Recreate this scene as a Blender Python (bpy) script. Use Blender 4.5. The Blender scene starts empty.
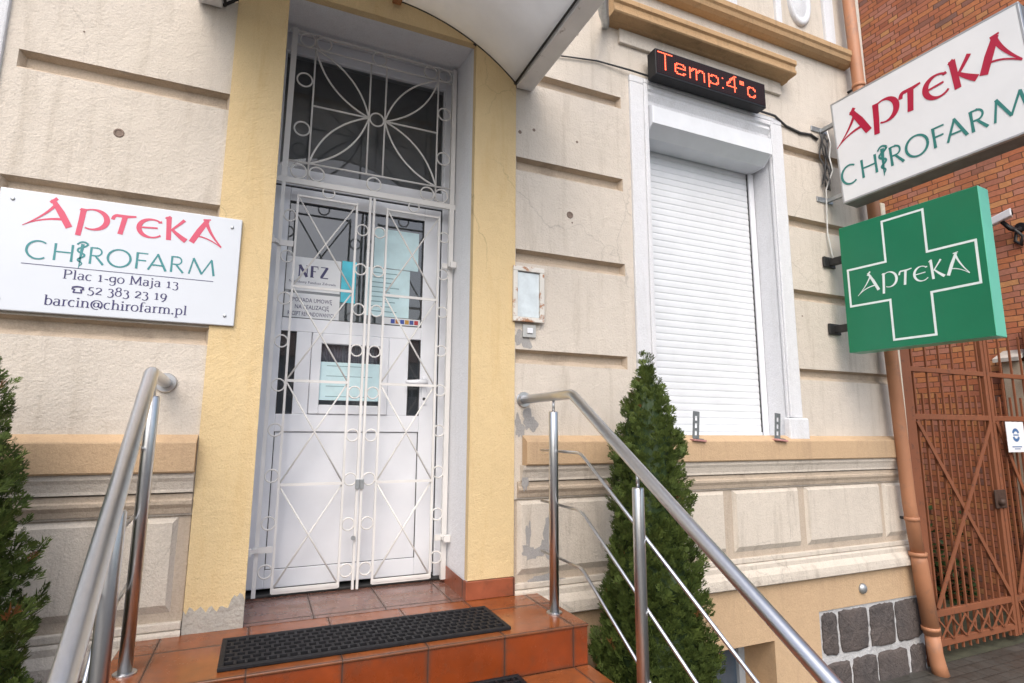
import bpy, bmesh, math, random
from mathutils import Vector, Matrix
R_ = math.radians
rnd = random.Random(7)
scene = bpy.context.scene
col = scene.collection

# ------------------------------------------------------------------ camera
cam_d = bpy.data.cameras.new('camera')
cam = bpy.data.objects.new('camera', cam_d); col.objects.link(cam)
cam_d.sensor_width = 36.0
cam_d.lens = 564.3 / 1024 * 36.0
cam_d.clip_start = 0.05; cam_d.clip_end = 400
rr = ((0.9159808163, -0.4011783046, 0.0059255412),
      (0.0678324164, 0.1402868561, -0.9877845716),
      (0.3954464642, 0.9051936621, 0.1557129668))
mw = Matrix.Identity(4)
for i in range(3):
    mw[i][0] = rr[0][i]; mw[i][1] = -rr[1][i]; mw[i][2] = -rr[2][i]
mw[0][3], mw[1][3], mw[2][3] = 0.0, -3.2, 1.5
cam.matrix_world = mw
scene.camera = cam

# ------------------------------------------------------------------ light
SUN_EL, SUN_AZ = R_(48), R_(204)          # compass direction the light comes from (0 = +y, clockwise)
world = bpy.data.worlds.new('World'); scene.world = world
world.use_nodes = True
wn = world.node_tree.nodes; wl = world.node_tree.links
bg = wn['Background']
sky = wn.new('ShaderNodeTexSky'); sky.sky_type = 'NISHITA'; sky.sun_disc = False
sky.sun_elevation = SUN_EL; sky.sun_rotation = SUN_AZ
sky.air_density = 1.0; sky.dust_density = 4.0; sky.ozone_density = 0.6
hsv = wn.new('ShaderNodeHueSaturation'); hsv.inputs['Saturation'].default_value = 0.88
wl.new(sky.outputs[0], hsv.inputs['Color']); wl.new(hsv.outputs[0], bg.inputs['Color'])
bg.inputs['Strength'].default_value = 0.15
sun_d = bpy.data.lights.new('sun', 'SUN'); sun_d.energy = 0.85; sun_d.angle = R_(62)
sun_d.color = (1.0, 1.0, 1.0)
sun = bpy.data.objects.new('sun', sun_d); col.objects.link(sun)
sd = Vector((math.sin(SUN_AZ) * math.cos(SUN_EL), math.cos(SUN_AZ) * math.cos(SUN_EL), math.sin(SUN_EL)))
sun.rotation_euler = (-sd).to_track_quat('-Z', 'Y').to_euler()
scene.view_settings.view_transform = 'Standard'
scene.view_settings.look = 'None'
scene.view_settings.gamma = 1.0
scene.view_settings.exposure = 0.72
scene.view_settings.use_curve_mapping = False

# ------------------------------------------------------------------ materials
def new_mat(name):
    m = bpy.data.materials.new(name); m.use_nodes = True
    nt = m.node_tree
    return m, nt, nt.nodes['Principled BSDF']
def node(nt, t, **kw):
    n = nt.nodes.new(t)
    for k, v in kw.items():
        if k in n.inputs: n.inputs[k].default_value = v
        else: setattr(n, k, v)
    return n
def c4(c): return (c[0], c[1], c[2], 1.0)
def coords(nt, scale=(1, 1, 1), rot=(0, 0, 0), loc=(0, 0, 0)):
    g = nt.nodes.new('ShaderNodeNewGeometry')
    mp = nt.nodes.new('ShaderNodeMapping')
    mp.inputs['Scale'].default_value = scale
    mp.inputs['Rotation'].default_value = rot
    mp.inputs['Location'].default_value = loc
    nt.links.new(g.outputs['Position'], mp.inputs['Vector'])
    return mp.outputs[0]
def noise(nt, vec, scale, detail=4, rough=0.55, dist=0.0):
    n = nt.nodes.new('ShaderNodeTexNoise')
    n.inputs['Scale'].default_value = scale; n.inputs['Detail'].default_value = detail
    n.inputs['Roughness'].default_value = rough; n.inputs['Distortion'].default_value = dist
    nt.links.new(vec, n.inputs['Vector'])
    return n.outputs[0]
def ramp(nt, fac, stops):
    r = nt.nodes.new('ShaderNodeValToRGB')
    e = r.color_ramp.elements
    while len(e) > 1: e.remove(e[-1])
    e[0].position, e[0].color = stops[0][0], c4(stops[0][1])
    for p, c in stops[1:]:
        x = e.new(p); x.color = c4(c)
    nt.links.new(fac, r.inputs[0])
    return r.outputs[0]
def mix(nt, fac, a, b, mode='MIX'):
    n = nt.nodes.new('ShaderNodeMix'); n.data_type = 'RGBA'; n.blend_type = mode
    if isinstance(fac, float): n.inputs[0].default_value = fac
    else: nt.links.new(fac, n.inputs[0])
    for i, v in ((6, a), (7, b)):
        if isinstance(v, tuple): n.inputs[i].default_value = c4(v)
        else: nt.links.new(v, n.inputs[i])
    return n.outputs[2]
def math_n(nt, op, a, b=None):
    n = nt.nodes.new('ShaderNodeMath'); n.operation = op
    for i, v in enumerate((a, b)):
        if v is None: continue
        if isinstance(v, (int, float)): n.inputs[i].default_value = v
        else: nt.links.new(v, n.inputs[i])
    return n.outputs[0]
def bump(nt, bsdf, h, strength=0.5, dist=0.01):
    b = nt.nodes.new('ShaderNodeBump')
    b.inputs['Strength'].default_value = strength; b.inputs['Distance'].default_value = dist
    nt.links.new(h, b.inputs['Height']); nt.links.new(b.outputs[0], bsdf.inputs['Normal'])
    return b

def mat_render(name, base, var=0.12, grain=90, bumpd=0.006, rough=0.9, stain=None, stain_amt=0.35, streak=True, cracks=0.0):
    """painted plaster: mottled colour, rain streaks, grain"""
    m, nt, p = new_mat(name)
    v = coords(nt)
    big = noise(nt, v, 1.3, 5, 0.6)
    med = noise(nt, v, 9, 5, 0.65)
    d = tuple(c * (1 - var) for c in base); l = tuple(min(1, c * (1 + var)) for c in base)
    c = ramp(nt, big, [(0.3, d), (0.7, l)])
    c2 = ramp(nt, med, [(0.3, tuple(x * (1 - var * .6) for x in base)), (0.7, tuple(min(1, x * (1 + var * .5)) for x in base))])
    c = mix(nt, 0.5, c, c2)
    if stain:
        sv = coords(nt, (5, 5, 0.55) if streak else (1.6, 1.6, 1.6))
        s = noise(nt, sv, 2.2, 6, 0.7, 0.4)
        f = ramp(nt, s, [(0.52, (0, 0, 0)), (0.78, (stain_amt,) * 3)])
        c = mix(nt, f, c, stain)
        sp = noise(nt, v, 38, 3, 0.6)
        f2 = ramp(nt, sp, [(0.66, (0, 0, 0)), (0.76, (stain_amt * .7,) * 3)])
        c = mix(nt, f2, c, stain)
    if cracks:
        wob = nt.nodes.new('ShaderNodeTexNoise'); wob.inputs['Scale'].default_value = 3.0; wob.inputs['Detail'].default_value = 5
        nt.links.new(v, wob.inputs['Vector'])
        wv = nt.nodes.new('ShaderNodeVectorMath'); wv.operation = 'MULTIPLY_ADD'
        nt.links.new(wob.outputs['Color'], wv.inputs[0]); wv.inputs[1].default_value = (0.35, 0.35, 0.35); nt.links.new(v, wv.inputs[2])
        vo = nt.nodes.new('ShaderNodeTexVoronoi'); vo.feature = 'DISTANCE_TO_EDGE'; vo.inputs['Scale'].default_value = 1.25
        nt.links.new(wv.outputs[0], vo.inputs['Vector'])
        line = ramp(nt, vo.outputs['Distance'], [(0.0, (1, 1, 1)), (0.0045, (0, 0, 0))])
        gate_ = ramp(nt, noise(nt, v, 0.9, 3), [(0.50, (0, 0, 0)), (0.60, (cracks,) * 3)])
        c = mix(nt, math_n(nt, 'MULTIPLY', line, gate_), c, tuple(x * .35 for x in base))
    gr_ = noise(nt, v, grain * 2.2, 3, 0.7)
    c = mix(nt, 1.0, c, ramp(nt, gr_, [(0.25, (0.80, 0.79, 0.78)), (0.6, (1.0, 1.0, 1.0))]), 'MULTIPLY')
    nt.links.new(c, p.inputs['Base Color'])
    p.inputs['Roughness'].default_value = rough
    p.inputs['Specular IOR Level'].default_value = 0.2
    h1 = noise(nt, v, grain, 4, 0.6); h2 = noise(nt, v, grain * .22, 3, 0.5)
    h = math_n(nt, 'ADD', math_n(nt, 'MULTIPLY', h1, 0.9), h2)
    bump(nt, p, h, 0.75, bumpd)
    return m
def mat_plain(name, base, rough=0.5, metal=0.0, spec=0.5, var=0.08, nscale=14, bumps=0.0, bscale=60):
    m, nt, p = new_mat(name)
    v = coords(nt)
    n = noise(nt, v, nscale, 5, 0.6)
    c = ramp(nt, n, [(0.3, tuple(x * (1 - var) for x in base)), (0.7, tuple(min(1, x * (1 + var)) for x in base))])
    nt.links.new(c, p.inputs['Base Color'])
    p.inputs['Roughness'].default_value = rough; p.inputs['Metallic'].default_value = metal
    p.inputs['Specular IOR Level'].default_value = spec
    if bumps: bump(nt, p, noise(nt, v, bscale, 4), bumps, 0.004)
    return m
def mat_worn(name, base, under, lo=0.62, hi=0.68, scale=12, rough=0.5, bumps=0.2):
    """paint with chips and rubbed places through which the ground shows"""
    m, nt, p = new_mat(name)
    v = coords(nt)
    n = noise(nt, v, scale, 7, 0.7, 0.3)
    f = ramp(nt, n, [(lo, (0, 0, 0)), (hi, (1, 1, 1))])
    n2 = noise(nt, v, 4, 4)
    c = ramp(nt, n2, [(0.3, tuple(x * .9 for x in base)), (0.7, tuple(min(1, x * 1.06) for x in base))])
    nt.links.new(mix(nt, f, c, under), p.inputs['Base Color'])
    p.inputs['Roughness'].default_value = rough
    bump(nt, p, n, bumps, 0.004)
    return m

M = {}
M['stucco'] = mat_render('beige_stucco', (0.635, 0.578, 0.505), 0.10, 75, 0.0075, stain=(0.33, 0.28, 0.215), stain_amt=0.5, cracks=0.4)
M['base_stucco'] = mat_render('base_stucco', (0.62, 0.562, 0.485), 0.11, 80, 0.006, stain=(0.24, 0.20, 0.155), stain_amt=0.6, cracks=0.4)
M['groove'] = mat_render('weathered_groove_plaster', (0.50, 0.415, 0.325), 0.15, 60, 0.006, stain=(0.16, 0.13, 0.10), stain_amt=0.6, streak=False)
M['yellow'] = mat_render('yellow_render', (0.71, 0.55, 0.31), 0.08, 110, 0.006, stain=(0.56, 0.36, 0.14), stain_amt=0.4, cracks=0.5)
M['ochre'] = mat_render('ochre_paint', (0.54, 0.385, 0.24), 0.1, 80, 0.005, stain=(0.34, 0.24, 0.16), stain_amt=0.5)
M['cornice'] = mat_render('tan_cornice_paint', (0.49, 0.325, 0.18), 0.12, 90, 0.004, stain=(0.20, 0.15, 0.09), stain_amt=0.6)
M['white_plaster'] = mat_render('white_plaster', (0.70, 0.715, 0.745), 0.05, 80, 0.005, stain=(0.52, 0.52, 0.52), stain_amt=0.45)
M['grey_cement'] = mat_render('bare_grey_cement', (0.42, 0.40, 0.36), 0.22, 50, 0.012, stain=(0.62, 0.58, 0.5), stain_amt=0.7, streak=False)
M['pvc'] = mat_plain('white_pvc', (0.76, 0.78, 0.82), 0.34, 0, 0.5, 0.045, 3)
M['shutter'] = mat_plain('white_shutter', (0.68, 0.705, 0.735), 0.42, 0, 0.5, 0.05, 5)
M['gasket'] = mat_plain('dark_gasket', (0.05, 0.05, 0.055), 0.6)
M['grille'] = mat_worn('cream_grille_paint', (0.73, 0.72, 0.70), (0.36, 0.20, 0.11), 0.70, 0.76, 22, 0.45)
M['canopy_plain'] = mat_plain('grey_white_canopy', (0.80, 0.81, 0.83), 0.42, 0, 0.4, 0.06, 5)
M['canopy_trim'] = mat_worn('stained_canopy_trim', (0.76, 0.765, 0.77), (0.16, 0.155, 0.14), 0.60, 0.70, 9, 0.5)
M['black_seal'] = mat_plain('black_seal', (0.03, 0.03, 0.03), 0.7)
M['dark_metal'] = mat_plain('dark_metal', (0.05, 0.05, 0.05), 0.5, 0.6)
M['zinc'] = mat_plain('zinc', (0.42, 0.44, 0.45), 0.45, 0.8, 0.5, 0.15, 30)
M['rubber'] = mat_plain('black_rubber', (0.013, 0.013, 0.015), 0.6, 0, 0.25, 0.3, 40, 0.3, 120)
M['pipe'] = mat_worn('terracotta_pipe', (0.41, 0.185, 0.095), (0.27, 0.15, 0.10), 0.55, 0.72, 7, 0.55, 0.12)
M['gate'] = mat_worn('rust_red_gate_paint', (0.22, 0.076, 0.033), (0.10, 0.045, 0.027), 0.56, 0.70, 16, 0.6)
M['sign_white'] = mat_plain('white_sign_panel', (0.62, 0.66, 0.71), 0.3, 0, 0.45, 0.02, 3)
M['box_white'] = mat_plain('white_lightbox', (0.76, 0.775, 0.79), 0.35, 0, 0.45, 0.035, 3)
M['alu'] = mat_plain('aluminium_frame', (0.45, 0.46, 0.47), 0.4, 0.7, 0.5, 0.1, 12)
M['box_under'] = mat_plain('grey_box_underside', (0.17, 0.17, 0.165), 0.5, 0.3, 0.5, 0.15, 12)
M['green'] = mat_plain('green_sign', (0.006, 0.165, 0.078), 0.28, 0, 0.5, 0.06, 3)
M['green_side'] = mat_plain('green_side_reflect_tint', (0.10, 0.44, 0.30), 0.3, 0, 0.5, 0.06, 3)  # paler green paints in the reflection on the sign's end face
M['red_print'] = mat_plain('red_lettering', (0.58, 0.06, 0.125), 0.35, var=0.03)
M['deep_red'] = mat_plain('deep_red_lettering', (0.42, 0.01, 0.045), 0.35, var=0.04)
M['teal_print'] = mat_plain('teal_lettering', (0.03, 0.22, 0.235), 0.35, var=0.06)
M['teal_box'] = mat_plain('dark_teal_lettering', (0.03, 0.20, 0.18), 0.35, var=0.06)
M['navy_print'] = mat_plain('navy_lettering', (0.035, 0.03, 0.12), 0.4, var=0.05)
M['white_print'] = mat_plain('white_lettering', (0.72, 0.80, 0.78), 0.35, var=0.05)
M['black_case'] = mat_plain('black_case', (0.013, 0.013, 0.015), 0.5, 0, 0.3)
M['paper'] = mat_plain('white_paper', (0.78, 0.80, 0.82), 0.6, var=0.02)
M['paper_cyan'] = mat_plain('cyan_paper', (0.10, 0.58, 0.72), 0.6, var=0.15, nscale=10)
M['paper_pale'] = mat_plain('pale_cyan_paper', (0.60, 0.80, 0.84), 0.6, var=0.06)
M['interior'] = mat_plain('interior_wall', (0.34, 0.33, 0.32), 0.8)
M['blinds'] = mat_plain('lilac_curtain', (0.42, 0.38, 0.46), 0.8, var=0.2, nscale=30)
M['bark'] = mat_plain('bark', (0.10, 0.07, 0.05), 0.9, var=0.3, nscale=20, bumps=0.8)
M['rust'] = mat_plain('rust', (0.38, 0.17, 0.07), 0.8, var=0.3, nscale=40)
M['cable'] = mat_plain('dark_cable', (0.04, 0.04, 0.042), 0.55)
M['cable_white'] = mat_plain('pale_cable', (0.6, 0.6, 0.58), 0.5)
M['asphalt'] = mat_plain('asphalt', (0.055, 0.055, 0.058), 0.75, var=0.25, nscale=60, bumps=0.5, bscale=150)
M['faint_ink'] = mat_plain('faint_teal_print', (0.22, 0.36, 0.40), 0.6)
M['dirty_edge'] = mat_render('dirty_edge_plaster', (0.31, 0.25, 0.19), 0.15, 60, 0.005, stain=(0.5, 0.44, 0.36), stain_amt=0.5, streak=False)
M['reveal_white'] = mat_render('white_reveal_plaster', (0.84, 0.855, 0.88), 0.03, 80, 0.004, stain=(0.6, 0.6, 0.6), stain_amt=0.3)
M['channel'] = mat_render('brown_channel_plaster', (0.49, 0.415, 0.335), 0.12, 70, 0.006, stain=(0.28, 0.23, 0.18), stain_amt=0.5)
M['gate_dark'] = mat_plain('dark_brown_lock', (0.06, 0.035, 0.025), 0.6, 0, 0.4, 0.3, 30)
M['dull_zinc'] = mat_plain('dull_zinc', (0.20, 0.215, 0.22), 0.5, 0.5, 0.5, 0.2, 30)
M['bare'] = mat_render('peeled_grey_patch', (0.36, 0.35, 0.34), 0.2, 60, 0.006)
M['plug'] = mat_plain('grey_brown_plug', (0.20, 0.15, 0.12), 0.8, var=0.3, nscale=60)
M['annex'] = mat_render('annex_beige', (0.50, 0.43, 0.34), 0.12, 70, 0.005, stain=(0.3, 0.25, 0.2))
M['roof_sheet'] = mat_plain('pale_roof_sheet', (0.52, 0.50, 0.46), 0.6, var=0.15)
M['roof_dark'] = mat_plain('roof_tile', (0.16, 0.07, 0.05), 0.8, var=0.2)
M['opposite'] = mat_render('opposite_plaster', (0.40, 0.40, 0.40), 0.06, 60, 0.004)
M['pink_plastic'] = mat_plain('faded_red_plastic', (0.45, 0.22, 0.20), 0.5, var=0.2)

# brushed stainless steel, slightly spotted with rain
def steel():
    m, nt, p = new_mat('stainless_steel')
    v = coords(nt)
    n = noise(nt, v, 55, 4, 0.7)
    c = ramp(nt, n, [(0.3, (0.60, 0.61, 0.625)), (0.7, (0.64, 0.65, 0.665))])
    nt.links.new(c, p.inputs['Base Color'])
    p.inputs['Metallic'].default_value = 1.0
    nt.links.new(ramp(nt, noise(nt, v, 120, 3), [(0.35, (0.28,) * 3), (0.7, (0.33,) * 3)]), p.inputs['Roughness'])
    return m
M['steel'] = steel()

# terracotta tiles: axes = the two world axes of the tile grid, with origin and cell
def tile_mat(name, ax, org, cell, base, rough=0.16, wet=True):
    m, nt, p = new_mat(name)
    g = nt.nodes.new('ShaderNodeNewGeometry')
    s = nt.nodes.new('ShaderNodeSeparateXYZ'); nt.links.new(g.outputs['Position'], s.inputs[0])
    masks = []; ids = []
    for a, o, cl in zip(ax, org, cell):
        t = math_n(nt, 'DIVIDE', math_n(nt, 'SUBTRACT', s.outputs[a], o), cl)
        fr = math_n(nt, 'FRACT', t)
        ids.append(math_n(nt, 'FLOOR', t))
        e = math_n(nt, 'MINIMUM', fr, math_n(nt, 'SUBTRACT', 1.0, fr))
        masks.append(math_n(nt, 'MULTIPLY', e, cl))
    e = math_n(nt, 'MINIMUM', masks[0], masks[1])
    cb = nt.nodes.new('ShaderNodeCombineXYZ')
    nt.links.new(ids[0], cb.inputs[0]); nt.links.new(ids[1], cb.inputs[1])
    wnz = nt.nodes.new('ShaderNodeTexWhiteNoise'); nt.links.new(cb.outputs[0], wnz.inputs['Vector'])
    v = coords(nt)
    n = noise(nt, v, 7, 5, 0.65)
    c = ramp(nt, n, [(0.3, tuple(x * .75 for x in base)), (0.7, tuple(x * 1.15 for x in base))])
    c = mix(nt, math_n(nt, 'MULTIPLY', wnz.outputs[0], 0.35), c, tuple(x * .7 for x in base))
    dirt = ramp(nt, noise(nt, v, 11, 7, 0.75), [(0.50, (0, 0, 0)), (0.72, (0.5,) * 3)])
    c = mix(nt, dirt, c, (0.09, 0.05, 0.03))
    edge = ramp(nt, math_n(nt, 'ADD', e, math_n(nt, 'MULTIPLY', n, 0.03)), [(0.012, (0.6,) * 3), (0.035, (0, 0, 0))])
    c = mix(nt, edge, c, (0.07, 0.045, 0.03))
    gm = ramp(nt, e, [(0.0022, (1, 1, 1)), (0.0042, (0, 0, 0))])
    c = mix(nt, gm, c, (0.030, 0.020, 0.016))
    nt.links.new(c, p.inputs['Base Color'])
    rn = ramp(nt, noise(nt, v, 5, 5, 0.7), [(0.35, (rough,) * 3), (0.65, (rough + 0.22,) * 3)])
    nt.links.new(mix(nt, gm, rn, (0.8, 0.8, 0.8)), p.inputs['Roughness'])
    h = math_n(nt, 'ADD', ramp(nt, e, [(0.0, (0, 0, 0)), (0.006, (1, 1, 1))]), math_n(nt, 'MULTIPLY', n, 0.35))
    bump(nt, p, h, 0.35, 0.004)
    return m
TB = (0.27, 0.080, 0.023)
M['tile_top'] = tile_mat('glazed_tread_tiles', (0, 1), (-0.36, -0.60), (0.367, 0.38), TB, 0.07)
M['tile_floor'] = tile_mat('porch_floor_tiles', (0, 1), (-0.06, 0.04), (0.367, 0.38), (0.20, 0.095, 0.068), 0.08)
M['tile_front'] = tile_mat('glazed_riser_tiles', (0, 2), (-0.36, -0.402), (0.367, 0.19), (0.245, 0.048, 0.011), 0.12)
M['tile_side'] = tile_mat('glazed_side_tiles', (1, 2), (-0.60, -0.402), (0.38, 0.19), (0.245, 0.05, 0.012), 0.12)
M['skirt'] = tile_mat('skirting_tiles', (0, 1), (-0.06, 0.04), (0.367, 0.38), (0.30, 0.085, 0.04), 0.25)

# brick wall (courses along y, up z)
def brick_mat(name):
    m, nt, p = new_mat(name)
    g = nt.nodes.new('ShaderNodeNewGeometry')
    s = nt.nodes.new('ShaderNodeSeparateXYZ'); nt.links.new(g.outputs['Position'], s.inputs[0])  # unseen wall across the yard, added to shade the passage
    nsep = nt.nodes.new('ShaderNodeSeparateXYZ'); nt.links.new(g.outputs['Normal'], nsep.inputs[0])
    u = math_n(nt, 'ADD', s.outputs[0], s.outputs[1])
    cb = nt.nodes.new('ShaderNodeCombineXYZ')
    nt.links.new(u, cb.inputs[0]); nt.links.new(s.outputs[2], cb.inputs[1])
    wob = nt.nodes.new('ShaderNodeTexNoise'); wob.inputs['Scale'].default_value = 7
    nt.links.new(g.outputs['Position'], wob.inputs['Vector'])
    wv = nt.nodes.new('ShaderNodeVectorMath'); wv.operation = 'MULTIPLY_ADD'
    nt.links.new(wob.outputs['Color'], wv.inputs[0]); wv.inputs[1].default_value = (0.02, 0.02, 0); nt.links.new(cb.outputs[0], wv.inputs[2])
    def bt(c1, c2, mo):
        b = nt.nodes.new('ShaderNodeTexBrick')
        b.offset = 0.5; b.squash = 0.5; b.squash_frequency = 2
        b.inputs['Scale'].default_value = 1.0
        b.inputs['Brick Width'].default_value = 0.245; b.inputs['Row Height'].default_value = 0.0665
        b.inputs['Mortar Size'].default_value = 0.0052; b.inputs['Mortar Smooth'].default_value = 0.25
        b.inputs['Color1'].default_value = c4(c1); b.inputs['Color2'].default_value = c4(c2); b.inputs['Mortar'].default_value = c4(mo)
        nt.links.new(wv.outputs[0], b.inputs['Vector'])
        return b
    b = bt((0.44, 0.14, 0.06), (0.31, 0.085, 0.05), (0.13, 0.075, 0.05))
    cell = bt((0, 0, 0), (1, 1, 1), (0.5, 0.5, 0.5))
    odd = ramp(nt, cell.outputs['Color'], [(0.0, (0.70, 0.36, 0.16)), (0.2, (0.66, 0.26, 0.12)), (0.5, (0.58, 0.21, 0.11)), (0.78, (0.60, 0.28, 0.20)), (0.94, (0.46, 0.17, 0.10)), (1.0, (0.30, 0.19, 0.16))])
    v = coords(nt)
    c = mix(nt, b.outputs['Fac'], odd, (0.20, 0.10, 0.065))
    n = noise(nt, v, 30, 5, 0.7)
    c = mix(nt, 0.6, c, ramp(nt, n, [(0.25, (0.62, 0.6, 0.6)), (0.75, (1.0, 1.0, 1.0))]), 'MULTIPLY')
    soot = ramp(nt, noise(nt, v, 1.7, 6, 0.7), [(0.50, (0, 0, 0)), (0.76, (0.5,) * 3)])
    c = mix(nt, soot, c, (0.16, 0.09, 0.07))
    nt.links.new(c, p.inputs['Base Color'])
    p.inputs['Roughness'].default_value = 0.9; p.inputs['Specular IOR Level'].default_value = 0.2
    h = math_n(nt, 'SUBTRACT', math_n(nt, 'MULTIPLY', n, 0.5), b.outputs['Fac'])
    bump(nt, p, h, 0.7, 0.012)
    return m
M['brick'] = brick_mat('old_red_brick')

# rubble plinth: dark stones in thick pale joints
def stone_mat():
    m, nt, p = new_mat('dark_rubble_stone')
    v = coords(nt)
    n = noise(nt, v, 22, 6, 0.7); b = noise(nt, v, 3.5, 3)
    c = ramp(nt, n, [(0.3, (0.045, 0.039, 0.038)), (0.7, (0.105, 0.09, 0.085))])
    c = mix(nt, ramp(nt, b, [(0.4, (0, 0, 0)), (0.62, (0.6,) * 3)]), c, (0.115, 0.092, 0.082))
    nt.links.new(c, p.inputs['Base Color']); p.inputs['Roughness'].default_value = 0.8
    bump(nt, p, math_n(nt, 'ADD', n, noise(nt, v, 80, 3)), 0.9, 0.012)
    return m
M['stone'] = stone_mat()
M['mortar'] = mat_render('pale_stone_mortar', (0.50, 0.505, 0.51), 0.2, 40, 0.02, stain=(0.3, 0.29, 0.28), stain_amt=0.5, streak=False)

def paving_mat():
    m, nt, p = new_mat('grey_setts')
    v = coords(nt)
    b = nt.nodes.new('ShaderNodeTexBrick')
    b.inputs['Scale'].default_value = 1.0; b.inputs['Brick Width'].default_value = 0.2; b.inputs['Row Height'].default_value = 0.1
    b.inputs['Mortar Size'].default_value = 0.006; b.inputs['Mortar Smooth'].default_value = 0.3
    b.inputs['Color1'].default_value = (0.070, 0.068, 0.060, 1); b.inputs['Color2'].default_value = (0.088, 0.084, 0.074, 1); b.inputs['Mortar'].default_value = (0.05, 0.048, 0.04, 1)
    nt.links.new(v, b.inputs['Vector'])
    n = noise(nt, v, 6, 6, 0.7)
    c = mix(nt, 0.7, b.outputs['Color'], ramp(nt, n, [(0.3, (0.5, 0.5, 0.48)), (0.7, (1, 1, 1))]), 'MULTIPLY')
    nt.links.new(c, p.inputs['Base Color'])
    nt.links.new(ramp(nt, n, [(0.3, (0.3,) * 3), (0.7, (0.65,) * 3)]), p.inputs['Roughness'])
    bump(nt, p, math_n(nt, 'SUBTRACT', n, b.outputs['Fac']), 0.6, 0.01)
    return m
M['paving'] = paving_mat()
M['yard'] = mat_plain('yard_ground', (0.055, 0.058, 0.035), 0.9, var=0.35, nscale=9, bumps=0.6, bscale=40)

def leaf_mat(name, dark, light, tip):
    m, nt, p = new_mat(name)
    v = coords(nt)
    n = noise(nt, v, 16, 4, 0.7)
    g = nt.nodes.new('ShaderNodeNewGeometry')
    c = ramp(nt, n, [(0.3, dark), (0.62, light), (0.85, tip)])
    c = mix(nt, math_n(nt, 'MULTIPLY', g.outputs['Random Per Island'], 0.5), c, dark)
    nt.links.new(c, p.inputs['Base Color'])
    p.inputs['Roughness'].default_value = 0.6; p.inputs['Specular IOR Level'].default_value = 0.3
    return m
M['thuja'] = leaf_mat('thuja_foliage', (0.046, 0.074, 0.016), (0.118, 0.160, 0.036), (0.20, 0.225, 0.06))
M['thuja_brown'] = leaf_mat('thuja_dead_sprays', (0.22, 0.09, 0.03), (0.30, 0.14, 0.05), (0.34, 0.18, 0.08))
M['ivy'] = leaf_mat('ivy_leaves', (0.02, 0.045, 0.012), (0.045, 0.085, 0.022), (0.08, 0.12, 0.04))

def canopy_mat():
    m, nt, p = new_mat('translucent_canopy_sheet')
    v = coords(nt)
    c = ramp(nt, noise(nt, v, 4, 5, .6), [(.3, (.74, .75, .76)), (.7, (.82, .83, .84))])
    nt.links.new(c, p.inputs['Base Color']); p.inputs['Roughness'].default_value = .4
    tl = nt.nodes.new('ShaderNodeBsdfTranslucent'); nt.links.new(c, tl.inputs[0])
    mx = nt.nodes.new('ShaderNodeMixShader'); mx.inputs[0].default_value = .6
    out = nt.nodes['Material Output']
    nt.links.new(p.outputs[0], mx.inputs[1]); nt.links.new(tl.outputs[0], mx.inputs[2]); nt.links.new(mx.outputs[0], out.inputs[0])
    return m
M['canopy'] = canopy_mat()
def glass_mat(name, tint=(0.75, 0.8, 0.84), gain=2.6, refl_haze=.07):
    """thin pane: mirror by Fresnel, otherwise see-through, tinted, with a painted reflection haze"""
    m = bpy.data.materials.new(name); m.use_nodes = True
    nt = m.node_tree; nt.nodes.remove(nt.nodes['Principled BSDF'])
    out = nt.nodes['Material Output']
    tr = nt.nodes.new('ShaderNodeBsdfTransparent'); tr.inputs[0].default_value = c4(tint)
    gl = nt.nodes.new('ShaderNodeBsdfGlossy'); gl.inputs['Roughness'].default_value = 0.02
    fr = nt.nodes.new('ShaderNodeFresnel'); fr.inputs[0].default_value = 1.55
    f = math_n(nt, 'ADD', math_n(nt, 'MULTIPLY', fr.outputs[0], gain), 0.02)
    mx = nt.nodes.new('ShaderNodeMixShader')
    nt.links.new(f, mx.inputs[0]); nt.links.new(tr.outputs[0], mx.inputs[1]); nt.links.new(gl.outputs[0], mx.inputs[2])
    df = nt.nodes.new('ShaderNodeBsdfDiffuse'); df.inputs[0].default_value = (.42, .46, .49, 1)  # grey-blue diffuse haze painted in for reflections on the pane
    m2 = nt.nodes.new('ShaderNodeMixShader'); m2.inputs[0].default_value = refl_haze
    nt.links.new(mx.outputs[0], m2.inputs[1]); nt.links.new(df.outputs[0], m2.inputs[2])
    nt.links.new(m2.outputs[0], out.inputs[0])
    return m
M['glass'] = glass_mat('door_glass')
M['transom'] = glass_mat('transom_glass', (0.6, 0.62, 0.62), gain=1.0, refl_haze=.14)
M['glass_dark'] = glass_mat('dark_glass', (0.35, 0.37, 0.40))
def emit_mat(name, c, s):
    m = bpy.data.materials.new(name); m.use_nodes = True
    p = m.node_tree.nodes['Principled BSDF']
    p.inputs['Base Color'].default_value = (0.02, 0.01, 0.01, 1)
    p.inputs['Emission Color'].default_value = c4(c); p.inputs['Emission Strength'].default_value = s
    return m
M['led'] = emit_mat('red_led', (1.0, 0.055, 0.02), 2.0)
M['led_core'] = emit_mat('hot_led', (1.0, 0.40, 0.16), 1.8)
def led_face():
    m, nt, p = new_mat('led_panel_face')
    v = coords(nt, (60, 60, 60))
    vo = nt.nodes.new('ShaderNodeTexVoronoi'); vo.inputs['Randomness'].default_value = 0.0; vo.inputs['Scale'].default_value = 1.0
    nt.links.new(v, vo.inputs['Vector'])
    c = ramp(nt, vo.outputs['Distance'], [(0.2, (0.035, 0.008, 0.009)), (0.5, (0.006, 0.004, 0.005))])
    nt.links.new(c, p.inputs['Base Color']); p.inputs['Roughness'].default_value = 0.6; p.inputs['Specular IOR Level'].default_value = 0.2
    return m
M['led_face'] = led_face()

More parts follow.
